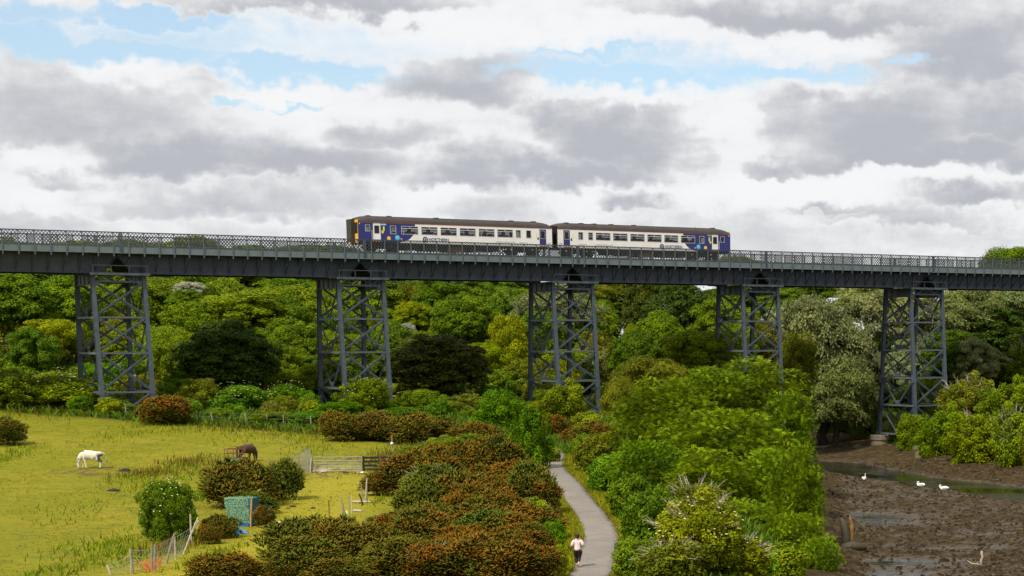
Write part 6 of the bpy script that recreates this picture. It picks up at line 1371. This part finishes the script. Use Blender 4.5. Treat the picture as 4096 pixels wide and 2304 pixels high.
def build_riverside():
    def mudhit(px, py): r = ray(px, py); t = -CAMZ / r[2]; return Vector((r[0] * t, r[1] * t, max(0, float(MUDZ(np.array([r[0] * t]), np.array([r[1] * t]))[0]))))
    wet = mat_plain('wet_timber', (.045, .038, .022), .7, var=.4, scale=5, bump=.5); moss = mat_plain('mossy_timber', (.17, .095, .025), .85, var=.6, scale=4, bump=.5)
    # rotten stump
    b = mudhit(3392, 2216); S = thing('stump', 'rotten mossy timber stump standing in the mud below the feathery trees', 'stump', b)
    g = MB(); g.tube([(-.1, 0, -.3), (-.12, 0, .7), (-.25, 0, 1.5), (-.45, 0, 2.05)], [.36, .32, .28, .1], 10); g.build('trunk', wet, S, smooth=True)
    g = MB(); g.tube([(.28, -.02, -.3), (.30, 0, .9), (.26, 0, 1.55), (.12, 0, 2.1)], [.17, .15, .14, .05], 8); g.build('split_post', moss, S, smooth=True)
    g = MB(); g.tube([(-.6, -.2, -.1), (.3, -.3, .12), (1.3, -.3, .02)], [.3, .36, .2], 9); g.build('root', wet, S, smooth=True)
    # driftwood
    b = mudhit(3925, 2262); S = thing('driftwood', 'pale bleached driftwood branch sticking up from the mud', 'driftwood', b, 0, None, (.8, .8, .8))
    g = MB(); g.tube([(.05, 0, -.2), (-.02, 0, .35), (.10, 0, .7), (.02, 0, 1.0), (.06, 0, 1.15)], [.10, .11, .10, .12, .04], 8); g.tube([(.02, 0, 1.0), (-.06, 0, 1.2)], [.06, .02], 6); g.build('limb', M['dead_wood'], S, smooth=True)
    g = MB(); g.tube([(.1, 0, .0), (-.8, 0, .12), (-1.15, 0, .38)], [.08, .07, .03], 7); g.tube([(-.4, 0, .05), (-.25, 0, .3)], [.05, .02], 5); g.build('side_branch', M['dead_wood'], S, smooth=True)
    b = mudhit(3640, 2195); S = thing('driftwood', 'low tangle of dark driftwood branches on the open mud', 'driftwood', b, .2)
    rg = random.Random(2)
    for k in range(6): g = MB(); x = -.6 + k * .22; g.tube([(x, 0, -.05), (x + .25, .1, .25 + .1 * (k % 2)), (x + .6, .15, .05)], [.06, .055, .03], 6); g.build('branch', wet, S, smooth=True)
    # mossy boulders at the foot of the far bank
    bm = mat_plain('mossy_stone', (.085, .082, .035), .9, var=.4, scale=2, bump=.6, bscale=6)
    for i, (px, py, s, lab) in enumerate([(3683,1846,1.0,'long mossy block tilted on the mud below the bank'),(3668,1830,.8,'mossy block behind the tilted one'),(3712,1836,.9,'mossy boulder half under the bank bushes'),(3802,1852,.9,'round mossy boulder by the river bushes'),(3825,1858,.7,'smaller mossy boulder beside the round one'),(3430,1806,.7,'flat stone beside the stone pedestal')]):
        b = mudhit(px, py); rr = random.Random(i + 30); V = []; n = 10
        g = MB(); g.tube([(0, 0, -.3), (0, 0, .05), (0, 0, .42), (0, 0, .6)], [s * .85, s, s * .75, s * .25], n)
        g.v = [(v[0] * rr.uniform(.85, 1.15) * (1.6 if i == 0 else 1.1), v[1] * rr.uniform(.8, 1.1) * .8, v[2] * s * rr.uniform(.9, 1.1)) for v in g.v]
        o = g.build('boulder', bm); o.location = b; o.rotation_euler = (rr.uniform(-.15, .15), rr.uniform(-.3, .1), rr.uniform(0, 3)); tag(o, lab, 'boulder')
    # seaweed clumps and stones strewn on the mud
    rg = np.random.default_rng(12); 
    def scatter(name, n, smin, smax, mat, flat, dens=1.0, dark=False):
        V, Fc = [], []; yy = 100 + 150 * rg.random(n) ** 1.4; lo_, hi_ = np.maximum(leftbank(yy), -8), np.minimum(rightbank(yy), .12 * yy + 4); xx = lo_ + (hi_ - lo_) * rg.random(n); zs = MUDZ(xx, yy)
        base = np.array([(1,0,0),(-.5,.87,0),(-.5,-.87,0),(.3,.4,1),(-.4,0,.85),(.2,-.5,.8)])
        tri = [(0,1,3),(1,4,3),(1,2,4),(2,5,4),(2,0,5),(0,3,5),(3,4,5)]
        for i in range(n):
            y = yy[i]; x = xx[i]; s = rg.uniform(smin, smax) * (.6 + .8 * rg.random()); a = rg.uniform(0, 6.28); k = len(V)
            R2 = np.array([[math.cos(a), -math.sin(a), 0], [math.sin(a), math.cos(a), 0], [0, 0, 1]]); P = (base * np.array([1, rg.uniform(.5, 1), flat]) * rg.uniform(.7, 1.3, (6, 1))) @ R2.T * s
            zz = zs[i]
            if zz < -.03: continue
            V += [tuple(p + np.array([x, y, zz - .02])) for p in P]; Fc += [(k + p, k + q, k + r) for p, q, r in tri]
        tag(put(name, mesh_np(name, V, Fc, mat)), name.replace('_', ' ') + ' strewn over the tidal mud', None, None, 'stuff')
    scatter('seaweed', 8000, .06, .20, mat_plain('seaweed', (.030, .022, .012), 1.0, var=.6, scale=.9, spec=.02), .75)
    scatter('pebbles', 1500, .04, .11, mat_plain('pebble', (.13, .10, .06), .9, var=.5, scale=1.3, spec=.1), .6)
build_riverside()

def build_grass():
    """tufts and long grass: blades nobody could count"""
    rg = np.random.default_rng(33)
    def blades(name, P, h, w, col, lean=.4):
        n = len(P); a = rg.uniform(0, 6.28, n); hh = h * rg.uniform(.6, 1.4, n); d = np.stack([np.cos(a), np.sin(a), np.zeros(n)], 1); ln = rg.normal(0, lean, (n, 2)) * hh[:, None]
        b0 = P - d * (w * rg.uniform(.6, 1.4, n))[:, None]; b1 = P + d * (w * rg.uniform(.6, 1.4, n))[:, None]; t = P + np.concatenate([ln, hh[:, None]], 1)
        V = np.stack([b0, b1, t], 1).reshape(-1, 3); me = mesh_np(name, V, np.arange(3 * n).reshape(n, 3), M['leaf'], {'tone': ('FACE', rg.random(n))}); o = put(name, me); o.color = (*col, 1); tag(o, None, None, None, 'stuff'); return o
    def ground_pts(n, cx, cy, sx, sy):
        X = cx + rg.normal(0, 1, n) * sx; Y = cy + rg.normal(0, 1, n) * sy; return np.stack([X, Y, H(X, Y) - .02], 1)
    # short turf over the whole field, clumped
    n = 90000; Y = 92 + 118 * rg.random(n) ** .8; X = (-.44 + .36 * rg.random(n)) * Y
    m = (wood_mask(X, Y) < .4) & (np.abs(X - path_x(Y)) > PW + .05) & (fbm(X / 3.0, Y / 5.0, 5) + rg.normal(0, .25, n) > .02); X, Y = X[m], Y[m]
    blades('grass', np.stack([X, Y, H(X, Y) - .02], 1), .075, .05, (.205, .205, .010))
    # longer green tufts and dock stems in patches seen in the photo
    tuft = []; dock = []
    for px, py, rx, cnt in [(240,2195,50,120),(430,2180,80,500),(340,2060,120,120),(300,2030,120,120),(190,2290,60,260),(330,2280,70,160),(460,2215,60,400),(600,1900,130,900),(760,1855,120,900),(640,1935,90,600),(850,1880,60,300),(120,1640,160,1500),(330,1655,120,900),(60,1810,70,400),(20,1840,40,300),(700,1720,90,350),(480,1740,160,400),(1000,1750,120,300),(1250,1800,120,350),(560,2110,30,100),(1570,1850,110,1400),(1640,1820,130,1600),(1720,1790,140,1500),(1240,1760,80,350),(840,2230,60,500),(800,2140,70,400),(680,2200,90,900),(1130,2000,60,200),(1540,2000,50,200),(1180,1735,140,700),(900,1715,160,700),(620,1690,120,500)]:
        c = hit(px, py); k = c.y / F; tuft.append(ground_pts(cnt, c.x, c.y, rx * k * .5, 2.2 + rx * .012))
        if cnt > 600: dock.append(ground_pts(cnt // 5, c.x, c.y, rx * k * .5, 2.0))
    blades('long_grass', np.concatenate(tuft)[::2], .34, .045, (.150, .200, .012), .4)
    blades('dock_stems', np.concatenate(dock), .55, .035, (.130, .062, .018), .15)
    # verges of the path and open floor between bushes
    n = 26000; Y = 80 + 105 * rg.random(n); X = path_x(Y) + rg.choice([-1, 1], n) * (PW - .12 + np.abs(rg.normal(0, .9, n)))
    blades('verge_grass', np.stack([X, Y, H(X, Y) - .03], 1), .17, .045, (.200, .205, .014), .45)
    n = 40000; Y = 185 + 70 * rg.random(n); X = (-.45 + .40 * rg.random(n)) * Y; m = wood_mask(X, Y) > .5; X, Y = X[m], Y[m]
    blades('undergrowth', np.stack([X, Y, H(X, Y) - .03], 1), .55, .16, (.075, .130, .012), .5)
    n = 26000; Y = 275 + 40 * rg.random(n); X = -28 + rg.normal(0, 7, n); X2 = -122 + rg.normal(0, 14, n); X = np.where(rg.random(n) < .6, X, X2)
    blades('meadow_grass', np.stack([X, Y, H(X, Y) - .03], 1), .4, .12, (.19, .20, .02), .4)
    # brown leaf litter blown along the path edges
    n = 5000; Y = 82 + 90 * rg.random(n); X = path_x(Y) + rg.choice([-1, 1], n) * (PW + .05 - np.abs(rg.normal(0, .16, n))); P = np.stack([X, Y, H(path_x(Y), Y) + .025], 1)
    o = put('leaf_litter', leaf_mesh('leaf_litter', P, unit(np.array([0, 0, 1.0]) + rg.normal(0, .25, (n, 3))), rdir(rg, n), .09, .06, rg.random(n), M['leaf'])); o.color = (.13, .075, .022, 1); tag(o, kind='stuff')
    # bramble and undergrowth filling the floor of the river bank
    n = 30000; Y = 90 + 180 * rg.random(n); X = leftbank(Y) - 1.0 - 11 * rg.random(n); m = np.abs(X - path_x(Y)) > PW + .8; X, Y = X[m], Y[m]
    blades('bank_grass', np.stack([X, Y, H(X, Y) - .03], 1), .5, .12, (.075, .13, .012), .5)
    n = 30000; Y = 180 + 140 * rg.random(n); X = rightbank(Y) + 1.0 + 30 * rg.random(n) ** 1.3
    blades('bank_undergrowth', np.stack([X, Y, H(X, Y) - .03], 1), .9, .22, (.080, .125, .012), .5)
build_grass()
